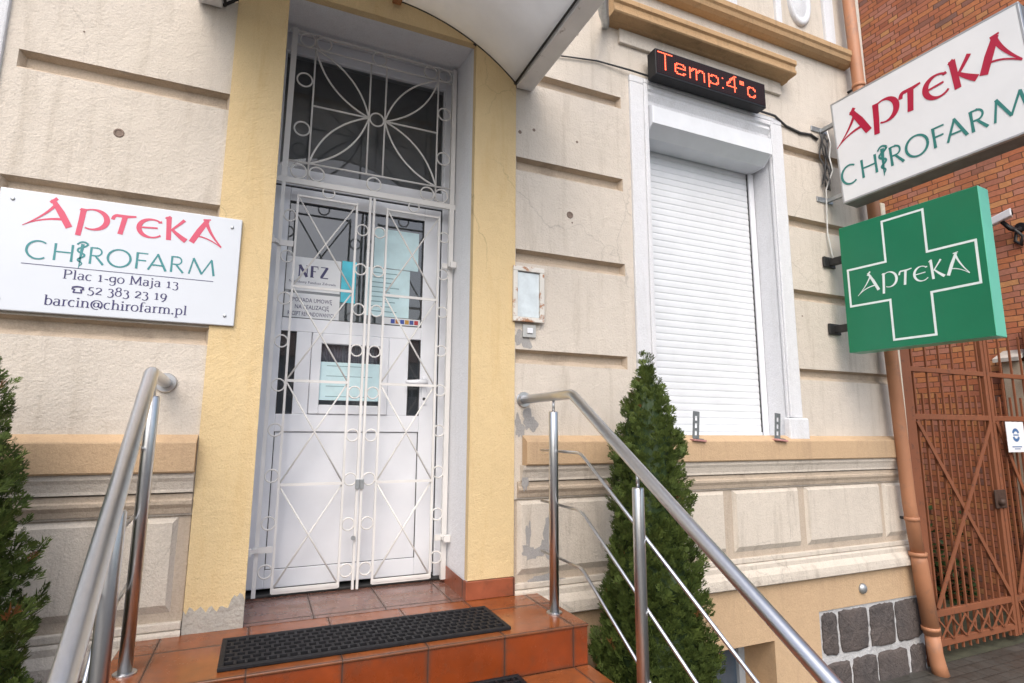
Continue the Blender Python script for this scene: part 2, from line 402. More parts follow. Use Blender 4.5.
# ------------------------------------------------------------------ mesh helpers
ORG = {}
class MB:
    def __init__(self, f=None):
        self.v = []; self.f = []; self.fn = f; self.smooth = []
    def pt(self, p):
        p = Vector(p)
        if self.fn: p = Vector(self.fn(p))
        self.v.append(p); return len(self.v) - 1
    def face(self, pts, smooth=False):
        self.f.append([self.pt(p) for p in pts]); self.smooth.append(smooth)
    def idx(self, ids, smooth=False):
        self.f.append(list(ids)); self.smooth.append(smooth)
    def box(self, x0, x1, y0, y1, z0, z1, bev=0.0):
        b = min(bev, (x1 - x0) * .45, (y1 - y0) * .45, (z1 - z0) * .45)
        if b <= 0:
            a = [self.pt((x, y, z)) for x in (x0, x1) for y in (y0, y1) for z in (z0, z1)]
            for q in ((0, 1, 3, 2), (4, 6, 7, 5), (0, 4, 5, 1), (2, 3, 7, 6), (0, 2, 6, 4), (1, 5, 7, 3)): self.idx([a[i] for i in q])
            return
        bm = bmesh.new(); bmesh.ops.create_cube(bm, size=1.0)
        bmesh.ops.scale(bm, vec=(x1 - x0, y1 - y0, z1 - z0), verts=bm.verts)
        bmesh.ops.translate(bm, vec=((x0 + x1) / 2, (y0 + y1) / 2, (z0 + z1) / 2), verts=bm.verts)
        bmesh.ops.bevel(bm, geom=list(bm.edges), offset=b, segments=2, affect='EDGES', profile=0.5)
        self.add_bm(bm)
    def add_bm(self, bm, smooth=False):
        bm.verts.index_update(); base = {}
        for v in bm.verts: base[v.index] = self.pt(v.co)
        for f in bm.faces: self.idx([base[v.index] for v in f.verts], smooth)
        bm.free()
    def tube(self, path, r, n=10, cap=True, closed=False):
        P = [Vector(p) for p in path]; k = len(P); rs = r if isinstance(r, (list, tuple)) else [r] * k
        rings = []; prev = None
        for i, p in enumerate(P):
            if closed: t = (P[(i + 1) % k] - P[i - 1])
            else: t = (P[min(i + 1, k - 1)] - P[max(i - 1, 0)])
            t.normalize()
            if prev is None:
                a = Vector((0, 0, 1)) if abs(t.z) < .9 else Vector((1, 0, 0))
                u = t.cross(a).normalized()
            else:
                u = (prev - t * prev.dot(t)).normalized()
            prev = u; w = t.cross(u)
            # keep the tube's width through corners
            sc = 1.0
            if 0 < i < k - 1 or closed:
                d1 = (P[i] - P[i - 1]).normalized(); sc = 1.0 / max(0.5, abs(d1.dot(t)))
            rings.append([self.pt(p + (u * math.cos(j * 2 * math.pi / n) + w * math.sin(j * 2 * math.pi / n)) * rs[i] * (sc if n > 4 else 1)) for j in range(n)])
        m = k if closed else k - 1
        for i in range(m):
            a, b = rings[i], rings[(i + 1) % k]
            for j in range(n): self.idx([a[j], a[(j + 1) % n], b[(j + 1) % n], b[j]], n > 5)
        if cap and not closed:
            self.idx(rings[0][::-1]); self.idx(rings[-1])
    def bar(self, a, b, w, d, up=(0, 1, 0)):
        """flat bar from a to b: w across, d along 'up'"""
        a, b, up = Vector(a), Vector(b), Vector(up)
        t = (b - a).normalized(); s = t.cross(up).normalized() * (w / 2); q = up.normalized() * (d / 2)
        c = [self.pt(p + i * s + j * q) for p in (a, b) for i, j in ((-1, -1), (1, -1), (1, 1), (-1, 1))]
        for f in ((0, 1, 2, 3), (7, 6, 5, 4), (0, 4, 5, 1), (1, 5, 6, 2), (2, 6, 7, 3), (3, 7, 4, 0)): self.idx([c[i] for i in f])
    def ring(self, c, r, t=0.004, n=22, axis=1, m=6):
        c = Vector(c); pts = []
        for i in range(n):
            a = i * 2 * math.pi / n
            o = (r * math.cos(a), 0, r * math.sin(a)) if axis == 1 else ((0, r * math.cos(a), r * math.sin(a)) if axis == 0 else (r * math.cos(a), r * math.sin(a), 0))
            pts.append(c + Vector(o))
        self.tube(pts, t, m, closed=True)
    def disc(self, c, r, h, axis, n=24, dome=0.0):
        """short cylinder along axis vector, from c to c + axis*h"""
        c, ax = Vector(c), Vector(axis).normalized()
        a = Vector((0, 0, 1)) if abs(ax.z) < .9 else Vector((1, 0, 0))
        u = ax.cross(a).normalized(); w = ax.cross(u)
        prof = [(r, 0), (r, h * .7), (r * .93, h)]
        if dome: prof += [(r * .8, h + dome * .5), (r * .5, h + dome * .85), (r * .2, h + dome)]
        rings = [[self.pt(c + ax * z + (u * math.cos(j * 2 * math.pi / n) + w * math.sin(j * 2 * math.pi / n)) * q) for j in range(n)] for q, z in prof]
        for i in range(len(rings) - 1):
            for j in range(n): self.idx([rings[i][j], rings[i][(j + 1) % n], rings[i + 1][(j + 1) % n], rings[i + 1][j]], i > 0 and dome > 0)
        self.idx(rings[0][::-1]); self.idx(rings[-1])
    def extrude_x(self, prof, x0, x1):
        """closed (y, z) outline swept along x, with end caps"""
        a = [self.pt((x0, y, z)) for y, z in prof]; b = [self.pt((x1, y, z)) for y, z in prof]
        n = len(prof)
        for i in range(n): self.idx([a[i], a[(i + 1) % n], b[(i + 1) % n], b[i]])
        self.idx(a[::-1]); self.idx(b)
    def extrude_z(self, prof, z0, z1):
        a = [self.pt((x, y, z0)) for x, y in prof]; b = [self.pt((x, y, z1)) for x, y in prof]
        n = len(prof)
        for i in range(n): self.idx([a[i], a[(i + 1) % n], b[(i + 1) % n], b[i]])
        self.idx(a[::-1]); self.idx(b)
    def build(self, name, mat, parent=None, label=None, recalc=True):
        me = bpy.data.meshes.new(name)
        org = Vector((0, 0, 0))
        if parent is not None: org = ORG.get(parent.name, org)
        me.from_pydata([tuple(v - org) for v in self.v], [], self.f)
        for p, s in zip(me.polygons, self.smooth): p.use_smooth = s
        mats = mat if isinstance(mat, list) else [mat]
        for m in mats: me.materials.append(m)
        if recalc:
            bm = bmesh.new(); bm.from_mesh(me); bmesh.ops.recalc_face_normals(bm, faces=bm.faces); bm.to_mesh(me); bm.free()
        o = bpy.data.objects.new(name, me); col.objects.link(o)
        if parent is not None:
            o.parent = parent; ORG[o.name] = org
        if label: o['label'] = label
        return o
def thing(name, label, cat, loc=(0, 0, 0), group=None):
    o = bpy.data.objects.new(name, None); col.objects.link(o)
    o.location = loc; o.empty_display_size = 0.1
    o['label'] = label; o['category'] = cat
    if group: o['group'] = group
    ORG[o.name] = Vector(loc)
    return o
def tag(o, label, cat, group=None):
    o['label'] = label; o['category'] = cat
    if group: o['group'] = group
    return o
def rebase(o, loc):
    """move a single-mesh thing's origin to its base"""
    loc = Vector(loc)
    o.data.transform(Matrix.Translation(-loc)); o.location = loc
    return o
def structure(name, mb, mat):
    o = mb.build(name, mat); o['kind'] = 'structure'; return o

# ------------------------------------------------------------------ lettering (strokes drawn as flat shapes)
LAYER = [0]
def ribbon(mb, pts, ws, z=0.0):
    """polyline with a width at every point, laid in the (u, v) plane; z lifts it"""
    LAYER[0] = (LAYER[0] + 1) % 5
    z = z + LAYER[0] * 0.00025
    P = [Vector((p[0], p[1])) for p in pts]; k = len(P)
    W = ws if isinstance(ws, (list, tuple)) else [ws] * k
    L, Rr = [], []
    for i in range(k):
        t = P[min(i + 1, k - 1)] - P[max(i - 1, 0)]
        if t.length < 1e-9: t = Vector((1, 0))
        t.normalize(); nrm = Vector((-t.y, t.x)); sc = 1.0
        if 0 < i < k - 1:
            d1 = (P[i] - P[i - 1]).normalized(); sc = 1 / max(.6, abs(d1.dot(t)))
        L.append(mb.pt((*(P[i] + nrm * W[i] / 2 * sc), z))); Rr.append(mb.pt((*(P[i] - nrm * W[i] / 2 * sc), z)))
    for i in range(k - 1): mb.idx([L[i], Rr[i], Rr[i + 1], L[i + 1]])
def bez(p0, p1, p2, p3=None, n=12):
    out = []
    for i in range(n + 1):
        t = i / n
        if p3 is None: q = [(1 - t) ** 2 * a + 2 * t * (1 - t) * b + t * t * c for a, b, c in zip(p0, p1, p2)]
        else: q = [(1 - t) ** 3 * a + 3 * t * (1 - t) ** 2 * b + 3 * t * t * (1 - t) * c + t ** 3 * d for a, b, c, d in zip(p0, p1, p2, p3)]
        out.append(tuple(q))
    return out
def arc(cx, cy, rx, ry, a0, a1, n=18):
    return [(cx + rx * math.cos(R_(a0 + (a1 - a0) * i / n)), cy + ry * math.sin(R_(a0 + (a1 - a0) * i / n))) for i in range(n + 1)]
def lerp(a, b, n): return [a + (b - a) * i / n for i in range(n + 1)]

def uncial_apteka(bold=1.0):
    """the uncial word APTEKA, cap height about 1, 7.05 wide"""
    B = bold; S = []
    # A
    S.append(([(0.86, 0.99), (1.20, 0.52), (1.52, 0.0)], [0.15 * B, 0.23 * B, 0.23 * B]))
    S.append((bez((1.03, 0.86), (0.75, 0.38), (0.0, -0.11), n=12), lerp(0.12 * B, 0.02, 12)))
    S.append((bez((0.0, -0.11), (0.55, 0.26), (1.30, 0.28), n=12), lerp(0.03, 0.10 * B, 12)))
    S.append(([(0.80, 0.86), (1.02, 1.05)], [0.10 * B, 0.13 * B]))
    # P
    S.append(([(1.94, 0.80), (1.90, 0.3), (1.84, -0.25)], [0.20 * B, 0.19 * B, 0.18 * B]))
    S.append((arc(2.28, 0.42, 0.50, 0.385, 125, -118, 24), [(0.06 + 0.14 * max(0, math.cos(R_(a)))) * B for a in lerp(125, -118, 24)]))
    S.append(([(1.80, 0.74), (2.05, 0.75)], [0.05 * B, 0.10 * B]))
    # T
    S.append((bez((2.97, 0.52), (3.0, 0.75), (3.22, 0.69), n=8), lerp(0.13 * B, 0.12 * B, 8)))
    S.append(([(3.15, 0.70), (3.5, 0.70), (3.80, 0.74)], [0.12 * B, 0.12 * B, 0.07 * B]))
    S.append(([(3.40, 0.68), (3.34, 0.32), (3.28, -0.02)], [0.19 * B, 0.18 * B, 0.18 * B]))
    # E (round)
    S.append((arc(4.40, 0.36, 0.47, 0.36, 48, 318, 28), [(0.07 + 0.11 * max(0, -math.cos(R_(a)))) * B for a in lerp(48, 318, 28)]))
    S.append(([(3.97, 0.36), (4.62, 0.40)], [0.07 * B, 0.07 * B]))
    S.append(([(4.62, 0.62), (4.76, 0.66)], [0.06 * B, 0.11 * B]))
    # K
    S.append(([(5.0, 0.92), (5.03, 0.45), (5.06, -0.02)], [0.19 * B, 0.18 * B, 0.18 * B]))
    S.append(([(4.86, 0.84), (5.06, 0.93)], [0.06 * B, 0.09 * B]))
    S.append((bez((5.60, 0.86), (5.42, 0.66), (5.12, 0.38), n=8), lerp(0.13 * B, 0.08 * B, 8)))
    S.append((bez((5.16, 0.42), (5.38, 0.22), (5.72, 0.02), n=8), lerp(0.10 * B, 0.21 * B, 8)))
    # A, mirrored
    S.append(([(6.50, 0.99), (6.20, 0.5), (5.93, 0.0)], [0.17 * B, 0.23 * B, 0.22 * B]))
    S.append(([(6.32, 0.98), (6.62, 1.02)], [0.08 * B, 0.06 * B]))
    S.append((bez((6.46, 0.88), (6.62, 0.42), (7.12, -0.06), n=12), lerp(0.15 * B, 0.05 * B, 12)))
    S.append((bez((6.10, 0.28), (6.55, 0.30), (7.12, -0.08), n=12), lerp(0.07 * B, 0.04 * B, 12)))
    return S
def chirofarm(w=0.105):
    """CHIROFARM in flared capitals with a staff and serpent for the I; cap height 1, 10.4 wide"""
    S = []; t = w * .72
    S.append((arc(0.56, 0.5, 0.56, 0.52, 52, 308, 24), [t + (w - t) * max(0, -math.cos(R_(a))) for a in lerp(52, 308, 24)]))
    x = 1.38
    S += [([(x, 0), (x, .5), (x, 1)], [w * 1.1, w * .9, w * 1.1]), ([(x + .85, 0), (x + .85, .5), (x + .85, 1)], [w * 1.1, w * .9, w * 1.1]), ([(x, .52), (x + .85, .52)], [t, t])]
    # staff and serpent
    x = 2.66
    S.append(([(x + .06, 1.12), (x + .02, .4), (x - .02, -.32)], [w * 1.5, w, w * .3]))
    S.append((bez((x - .22, 1.06), (x + .02, 1.40), (x + .34, 1.12), n=10), lerp(w * .7, w * .9, 10)))
    S.append((bez((x + .34, 1.12), (x + .20, .92), (x - .10, .86), n=8), lerp(w * .9, w * .9, 8)))
    S.append((bez((x - .10, .86), (x - .30, .66), (x + .10, .56), n=8), lerp(w * .9, w * .9, 8)))
    S.append((bez((x + .10, .56), (x + .34, .44), (x + .04, .30), n=8), lerp(w * .9, w * .8, 8)))
    S.append((bez((x + .04, .30), (x - .26, .16), (x + .02, .06), n=8), lerp(w * .8, w * .7, 8)))
    S.append((bez((x + .02, .06), (x + .22, -.04), (x - .02, -.2), n=8), lerp(w * .7, w * .3, 8)))
    def Rl(x):
        return [([(x, 0), (x, .5), (x, 1)], [w * 1.1, w * .9, w * 1.1]), ([(x, .97), (x + .28, .97)] + arc(x + .28, .735, .27, .235, 90, -90, 14) + [(x, .5)], [t] * 18), ([(x + .24, .5), (x + .68, 0)], [w * .8, w * 1.1])]
    S += Rl(3.18)
    S.append((arc(4.67, .5, .60, .52, 0, 360, 36), [t + (w - t) * abs(math.cos(R_(a))) for a in lerp(0, 360, 36)]))
    x = 5.62
    S += [([(x, 0), (x, .5), (x, 1)], [w * 1.1, w * .9, w * 1.1]), ([(x, .96), (x + .58, .96)], [t, t]), ([(x, .52), (x + .50, .52)], [t, t])]
    x = 6.26
    S += [([(x, 0), (x + .50, 1.02)], [w * .9, w * .8]), ([(x + .46, 1.02), (x + .98, 0)], [w, w * 1.15]), ([(x + .18, .32), (x + .80, .32)], [t, t])]
    S += Rl(7.54)
    x = 8.55
    S += [([(x, 0), (x + .22, 1.0)], [w * .8, w * .7]), ([(x + .20, 1.02), (x + .75, .04)], [w * 1.1, w]), ([(x + .73, .04), (x + 1.28, 1.02)], [w * .7, w * .8]), ([(x + 1.27, 1.0), (x + 1.46, 0)], [w, w * 1.15])]
    return S
CH_W = 10.02
# small roman text, thick verticals and thin horizontals
XH = 0.66
def serif(x, y, w=0.30): return [(x - w / 2, y), (x + w / 2, y)]
GL = {
 'P': (0.80, [[(.2, 0), (.2, 1)], [(.2, .98)] + arc(.42, .74, .28, .24, 90, -90, 12) + [(.2, .5)], serif(.2, .02), [(.05, .98), (.3, .98)]]),
 'M': (1.15, [[(.18, 0), (.2, 1)], [(.2, 1), (.57, .12)], [(.57, .12), (.94, 1)], [(.95, 1), (.97, 0)], serif(.18, .02), serif(.97, .02)]),
 'l': (0.38, [[(.19, 0), (.19, 1.02)], serif(.19, .02), [(.06, 1.0), (.19, 1.0)]]),
 'a': (0.64, [arc(.28, .50, .2, .16, 150, 20, 8) + [(.47, .5), (.47, .04)], arc(.28, .19, .19, .19, 50, 330, 16), [(.47, .03), (.6, .03)]]),
 'c': (0.58, [arc(.32, .33, .25, .33, 50, 310, 20)]),
 'g': (0.66, [arc(.30, .38, .23, .27, 0, 360, 24), [(.52, .66), (.53, .0)] + arc(.30, -.05, .23, .25, 0, -150, 14)]),
 'o': (0.68, [arc(.33, .33, .26, .33, 0, 360, 24)]),
 'j': (0.36, [[(.2, .64), (.2, 0)] + arc(.04, -.05, .16, .2, 0, -110, 8), [(.08, .63), (.2, .63)], arc(.19, .88, .035, .035, 0, 360, 8)]),
 'b': (0.68, [[(.16, 0), (.16, 1.02)], arc(.36, .33, .24, .33, 150, -150, 20), [(.03, 1.0), (.16, 1.0)]]),
 'r': (0.48, [[(.17, 0), (.17, .66)], arc(.36, .42, .19, .23, 170, 60, 8), serif(.17, .02), [(.04, .64), (.17, .64)]]),
 'i': (0.36, [[(.18, 0), (.18, .66)], serif(.18, .02), [(.05, .64), (.18, .64)], arc(.17, .88, .04, .04, 0, 360, 8)]),
 'n': (0.74, [[(.17, 0), (.17, .66)], arc(.37, .42, .2, .23, 170, 0, 12) + [(.57, 0)], serif(.17, .02), serif(.57, .02), [(.04, .64), (.17, .64)]]),
 'h': (0.74, [[(.17, 0), (.17, 1.02)], arc(.37, .42, .2, .23, 170, 0, 12) + [(.57, 0)], serif(.17, .02), serif(.57, .02), [(.04, 1.0), (.17, 1.0)]]),
 'm': (1.12, [[(.17, 0), (.17, .66)], arc(.37, .42, .19, .23, 170, 0, 12) + [(.56, 0)], arc(.75, .42, .19, .23, 170, 0, 12) + [(.94, 0)], serif(.17, .02), serif(.56, .02), serif(.94, .02), [(.04, .64), (.17, .64)]]),
 'f': (0.42, [[(.17, 0), (.17, .80)] + arc(.35, .80, .18, .2, 180, 50, 8), [(.03, .63), (.36, .63)], serif(.17, .02)]),
 'p': (0.70, [[(.16, -.32), (.16, .66)], arc(.37, .33, .24, .33, 150, -150, 20), serif(.16, -.31), [(.03, .64), (.16, .64)]]),
 '.': (0.30, [arc(.14, .05, .045, .045, 0, 360, 8)]),
 '-': (0.42, [[(.06, .33), (.36, .33)], [(.06, .30), (.36, .30)]]),
 '@': (1.05, [arc(.52, .36, .42, .46, -50, 290, 30), arc(.48, .36, .19, .22, 0, 360, 18), [(.68, .58), (.66, .2)] + arc(.76, .24, .1, .12, 200, 340, 6)]),
 '1': (0.60, [[(.32, 0), (.32, .74)], serif(.32, .02, .36), [(.16, .62), (.32, .73)]]),
 '2': (0.66, [arc(.32, .52, .22, .22, 160, -10, 12) + [(.10, .05)], [(.09, .05), (.58, .05)], [(.09, .02), (.58, .02)]]),
 '3': (0.64, [arc(.28, .56, .2, .18, 150, -80, 12), arc(.28, .10, .25, .28, 85, -140, 14)]),
 '5': (0.62, [[(.2, .74), (.16, .42)], arc(.27, .14, .26, .27, 110, -140, 14), [(.2, .72), (.52, .74)]]),
 '8': (0.66, [arc(.32, .76, .19, .2, 0, 360, 20), arc(.32, .28, .24, .28, 0, 360, 20)]),
 '9': (0.66, [arc(.32, .46, .23, .27, 0, 360, 22), [(.55, .46)] + bez((.55, .46), (.54, 0), (.2, -.2), n=8)]),
 ' ': (0.36, []),
}
def roman(mb, text, u0, v0, size, width=None, z=0.0):
    adv = sum(GL[c][0] for c in text)
    sx = size if width is None else width / adv
    x = u0
    for ch in text:
        a, strokes = GL[ch]
        for st in strokes:
            pts = [(x + p[0] * sx, v0 + p[1] * size) for p in st]
            ws = []
            for i in range(len(st)):
                d = Vector(st[min(i + 1, len(st) - 1)]) - Vector(st[max(i - 1, 0)])
                d = d.normalized() if d.length > 0 else Vector((1, 0))
                ws.append(size * (0.055 + 0.085 * abs(d.y) ** 1.5))
            ribbon(mb, pts, ws, z)
        x += a * sx
    return x
def draw(mb, strokes, u0, v0, su, sv, z=0.0):
    for pts, ws in strokes:
        ribbon(mb, [(u0 + p[0] * su, v0 + p[1] * sv) for p in pts], [w * (su + sv) / 2 for w in ws], z)
def font_text(mb, s, u0, v0, size, width, z=0.0):
    """block lettering from Blender's own built-in face"""
    cu = bpy.data.curves.new('lettering_curve', 'FONT'); cu.body = s; cu.size = 1.0; cu.resolution_u = 2
    ob = bpy.data.objects.new('lettering_tmp', cu); col.objects.link(ob)
    dg = bpy.context.evaluated_depsgraph_get(); me = bpy.data.meshes.new_from_object(ob.evaluated_get(dg))
    bpy.data.objects.remove(ob); bpy.data.curves.remove(cu)
    xs = [v.co.x for v in me.vertices]
    if xs:
        x0, x1 = min(xs), max(xs); sx = width / (x1 - x0)
        base = [mb.pt((u0 + (v.co.x - x0) * sx, v0 + v.co.y * size, z)) for v in me.vertices]
        for p in me.polygons: mb.idx([base[i] for i in p.vertices])
    bpy.data.meshes.remove(me)

GZ = -0.40      # pavement level
# ================================================================== SETTING
g = MB(); g.face([(-40, -4.2, GZ), (40, -4.2, GZ), (40, 0.0, GZ), (-40, 0.0, GZ)]); structure('pavement', g, M['paving'])
g = MB(); g.box(-40, 40, -4.35, -4.2, GZ - 0.3, GZ + 0.004, 0.01); structure('kerb', g, M['grey_cement'])
g = MB(); g.face([(-40, -44, GZ - .12), (40, -44, GZ - .12), (40, -4.35, GZ - .12), (-40, -4.35, GZ - .12)]); structure('road', g, M['asphalt'])
g = MB(); g.face([(-150, -150, GZ - .16), (150, -150, GZ - .16), (150, 150, GZ - .16), (-150, 150, GZ - .16)]); structure('ground', g, M['yard'])
g = MB(); g.face([(5.11, 0.0, GZ), (7.5, 0.0, GZ), (7.5, 14, GZ), (5.11, 14, GZ)]); structure('yard', g, M['yard'])

# ================================================================== THE BUILDING
BX0, BX1, BTOP = -4.6, 5.10, 7.6
bld = thing('pharmacy_building', 'beige old town house with rusticated plaster walls, yellow door surround and ochre sill band', 'building', (0.545, 0.0, GZ))
DX0, DX1, DZ0, DZ1 = -0.02, 1.125, 0.55, 4.015          # door opening
WX0, WX1, WZ0, WZ1 = 2.487, 3.735, 1.43, 4.08           # shuttered window
LX0, LX1 = 1.09 - WX1, 1.09 - WX0                       # its twin left of the door
pockets = []
for z0, z1 in ((1.915, 2.005), (2.57, 2.66), (3.20, 3.295), (3.845, 3.935)):
    for x0, x1 in ((-1.19, -0.278), (1.42, 2.262), (3.915, BX1 - 0.02), (-4.5, -2.83)):
        pockets.append((x0, x1, z0, z1))
def wall_grid(mb, x0, x1, z0, z1, holes, y=0.0, extra=()):
    xs = sorted({x0, x1, *[h[i] for h in holes for i in (0, 1)], *[e for e in extra]})
    zs = sorted({z0, z1, *[h[i] for h in holes for i in (2, 3)]})
    xs = [x for x in xs if x0 <= x <= x1]; zs = [z for z in zs if z0 <= z <= z1]
    for i in range(len(xs) - 1):
        for j in range(len(zs) - 1):
            cx, cz = (xs[i] + xs[i + 1]) / 2, (zs[j] + zs[j + 1]) / 2
            if any(h[0] < cx < h[1] and h[2] < cz < h[3] for h in holes): continue
            mb.face([(xs[i], y, zs[j]), (xs[i + 1], y, zs[j]), (xs[i + 1], y, zs[j + 1]), (xs[i], y, zs[j + 1])])
wall = MB()
SX0, SX1 = -0.28, 1.412      # yellow surround
holes = pockets + [(SX0, SX1, 0.0, 4.9), (WX0, WX1, WZ0, WZ1), (LX0, LX1, WZ0, WZ1)]
wall_grid(wall, BX0, BX1, 1.09, 4.95, holes)
UW = [(2.45, 3.08, 5.02, 7.0), (-1.99, -1.36, 5.02, 7.0)]
wall_grid(wall, BX0, BX1, 4.95, BTOP, UW)
gro = MB()
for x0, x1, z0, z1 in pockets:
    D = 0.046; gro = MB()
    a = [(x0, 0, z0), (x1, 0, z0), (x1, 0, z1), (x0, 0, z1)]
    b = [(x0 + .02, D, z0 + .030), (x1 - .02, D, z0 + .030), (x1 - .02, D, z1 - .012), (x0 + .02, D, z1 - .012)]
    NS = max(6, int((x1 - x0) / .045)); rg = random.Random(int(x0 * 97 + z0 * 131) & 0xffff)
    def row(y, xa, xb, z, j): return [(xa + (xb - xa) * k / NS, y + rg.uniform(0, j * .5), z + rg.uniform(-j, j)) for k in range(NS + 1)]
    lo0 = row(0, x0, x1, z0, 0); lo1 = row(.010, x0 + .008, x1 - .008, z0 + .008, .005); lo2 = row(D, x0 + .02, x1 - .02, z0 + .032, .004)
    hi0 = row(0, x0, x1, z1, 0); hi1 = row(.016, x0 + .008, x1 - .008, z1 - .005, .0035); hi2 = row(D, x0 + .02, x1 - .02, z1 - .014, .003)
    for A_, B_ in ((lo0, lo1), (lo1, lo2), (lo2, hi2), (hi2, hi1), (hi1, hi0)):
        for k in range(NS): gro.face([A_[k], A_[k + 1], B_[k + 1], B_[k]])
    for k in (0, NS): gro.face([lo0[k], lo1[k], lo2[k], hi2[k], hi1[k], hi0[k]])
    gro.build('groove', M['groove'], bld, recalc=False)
# side, back and top of the block
wall.face([(BX1, 0, GZ), (BX1, 9, GZ), (BX1, 9, BTOP), (BX1, 0, BTOP)])
wall.face([(BX0, 0, GZ), (BX0, 9, GZ), (BX0, 9, BTOP), (BX0, 0, BTOP)])
wall.face([(BX0, 9, GZ), (BX1, 9, GZ), (BX1, 9, BTOP), (BX0, 9, BTOP)])
wall.build('wall', M['stucco'], bld, recalc=False)
rf = MB(); rf.extrude_x([(-0.35, BTOP), (-0.35, BTOP + .12), (4.5, BTOP + 3.2), (9.2, BTOP + .12), (9.2, BTOP)], BX0, BX1); rf.build('roof', M['roof_dark'], bld)

# yellow door surround: front sheet round the opening
ys = MB(); Y = -0.012
for x0, x1, z0, z1 in ((SX0, DX0, 0.63, 4.9), (DX1, SX1, 0.655, 4.9), (DX0, DX1, DZ1, 4.9)):
    ys.box(x0, x1, Y, 0.04, z0, z1)
ys.build('door_surround', M['yellow'], bld, label='yellow rendered band round the entrance')
# white reveal of the doorway
rv = MB()
rv.face([(DX0, Y, 0.55), (DX0 - .10, 0.56, 0.55), (DX0 - .10, 0.56, 4.14), (DX0, Y, DZ1)])
rv.face([(DX1, Y, 0.55), (1.135, 0.62, 0.55), (1.135, 0.62, 4.14), (DX1, Y, DZ1)])
rv.face([(DX0, Y, DZ1), (DX1, Y, DZ1), (1.135, 0.62, 4.14), (DX0 - .10, 0.62, 4.14)])
rv.build('door_reveal', M['reveal_white'], bld, recalc=False)
# broken grey foot of the left surround
cp = MB(); pts = [(SX0, 0.55), (DX0, 0.55)]
top = []
n = 22
for i in range(n + 1):
    x = DX0 + (SX0 - DX0) * i / n
    top.append((x, 0.655 + 0.012 * math.sin(i * 1.7) + rnd.uniform(-.008, .008) + (0.06 * math.exp(-((i - 2.5) / 2.6) ** 2))))
for i in range(n):
    cp.face([(top[i][0], -0.016, 0.55), (top[i][0], -0.016, top[i][1]), (top[i + 1][0], -0.016, top[i + 1][1]), (top[i + 1][0], -0.016, 0.55)])
    cp.face([(top[i][0], -0.016, top[i][1]), (top[i][0], 0.0, top[i][1]), (top[i + 1][0], 0.0, top[i + 1][1]), (top[i + 1][0], -0.016, top[i + 1][1])])
cp.face([(DX0 + .001, -0.016, 0.55), (DX0 + .001, 0.1, 0.55), (DX0 + .001, 0.1, 0.70), (DX0 + .001, -0.016, 0.71)])
cp.build('broken_plaster', M['grey_cement'], bld, label='crumbling bare grey foot of the yellow surround', recalc=False)
sk = MB()
sk.box(DX1 - .012, SX1 + .004, -0.024, 0.03, 0.551, 0.652, 0.004)
sk.face([(DX1 - .012, -0.02, 0.652), (DX1 - .012, 0.0, 0.652), (1.122, 0.55, 0.652), (1.134, 0.55, 0.652)])
sk.face([(DX1 - .012, -0.02, 0.55), (1.122, 0.55, 0.55), (1.122, 0.55, 0.652), (DX1 - .012, -0.02, 0.652)])
sk.build('skirting', M['skirt'], bld)

# base of the façade: sill band, mouldings, panel field, plinth
def base_zone(x0, x1, panels, zlow):
    s = MB()
    s.extrude_x([(0.02, 1.475), (-0.004, 1.47), (-0.066, 1.437), (-0.070, 1.43), (-0.070, 1.300), (-0.064, 1.292), (0.02, 1.292)], x0 + (0.055 if x0 > 0 else 0), x1 - (0.0 if x1 < 0 else 0.02))
    s.build('sill_course', M['ochre'], bld)
    b = MB()
    b.extrude_x([(0.02, 1.291), (-0.052, 1.291), (-0.050, 1.268), (-0.040, 1.250), (-0.030, 1.215), (-0.030, 1.20), (0.02, 1.198)], x0 + (0.04 if x0 > 0 else 0), x1)
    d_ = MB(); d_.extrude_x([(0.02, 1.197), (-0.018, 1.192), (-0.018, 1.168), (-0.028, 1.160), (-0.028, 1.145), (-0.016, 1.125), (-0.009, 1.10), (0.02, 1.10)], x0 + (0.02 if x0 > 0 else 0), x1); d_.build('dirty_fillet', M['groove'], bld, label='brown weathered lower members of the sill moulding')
    b.build('bed_moulding', M['base_stucco'], bld); b = MB()
    b.extrude_x([(0.02, 0.572), (-0.020, 0.572), (-0.028, 0.560), (-0.028, 0.53), (-0.040, 0.515), (-0.058, 0.490), (-0.062, 0.455), (-0.062, 0.428), (-0.046, 0.418), (0.02, 0.418)], x0, x1)
    b.build('base_moulding', M['base_stucco'], bld)
    p = MB()
    YF = 0.010
    p.box(x0, x1, YF, .03, .57, 1.10)
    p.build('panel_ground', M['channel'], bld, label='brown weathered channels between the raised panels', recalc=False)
    m_ = MB()
    for za, zb in ((.574, .610),): m_.box(x0, x1, -.012, .028, za, zb, .006)
    m_.build('base_fillet', M['base_stucco'], bld)
    for a, c in panels:
        q = MB()
        A = [(a, YF + .001, .650), (c, YF + .001, .650), (c, YF + .001, 1.082), (a, YF + .001, 1.082)]
        Bq = [(a + .022, -.014, .690), (c - .022, -.014, .690), (c - .022, -.014, 1.058), (a + .022, -.014, 1.058)]
        for k in range(4): q.face([A[k], A[(k + 1) % 4], Bq[(k + 1) % 4], Bq[k]])
        q.face(Bq); q.build('raised_panel', M['base_stucco'], bld, recalc=False)
base_zone(SX1 + .004, BX1, [(1.44, 2.15), (2.23, 3.06), (3.14, 3.80), (3.87, 4.74), (4.79, 5.08)], GZ)
base_zone(BX0, SX0 - .004, [(-4.5, -3.5), (-3.4, -2.4), (-2.3, -1.35), (-1.25, -0.335)], GZ)
BWX0, BWX1, BWZ1 = 2.45, 3.44, 0.035
pl = MB()
wall_grid(pl, SX1, 3.905, GZ - .1, 0.425, [(BWX0, BWX1, -0.36, BWZ1)], -0.020)
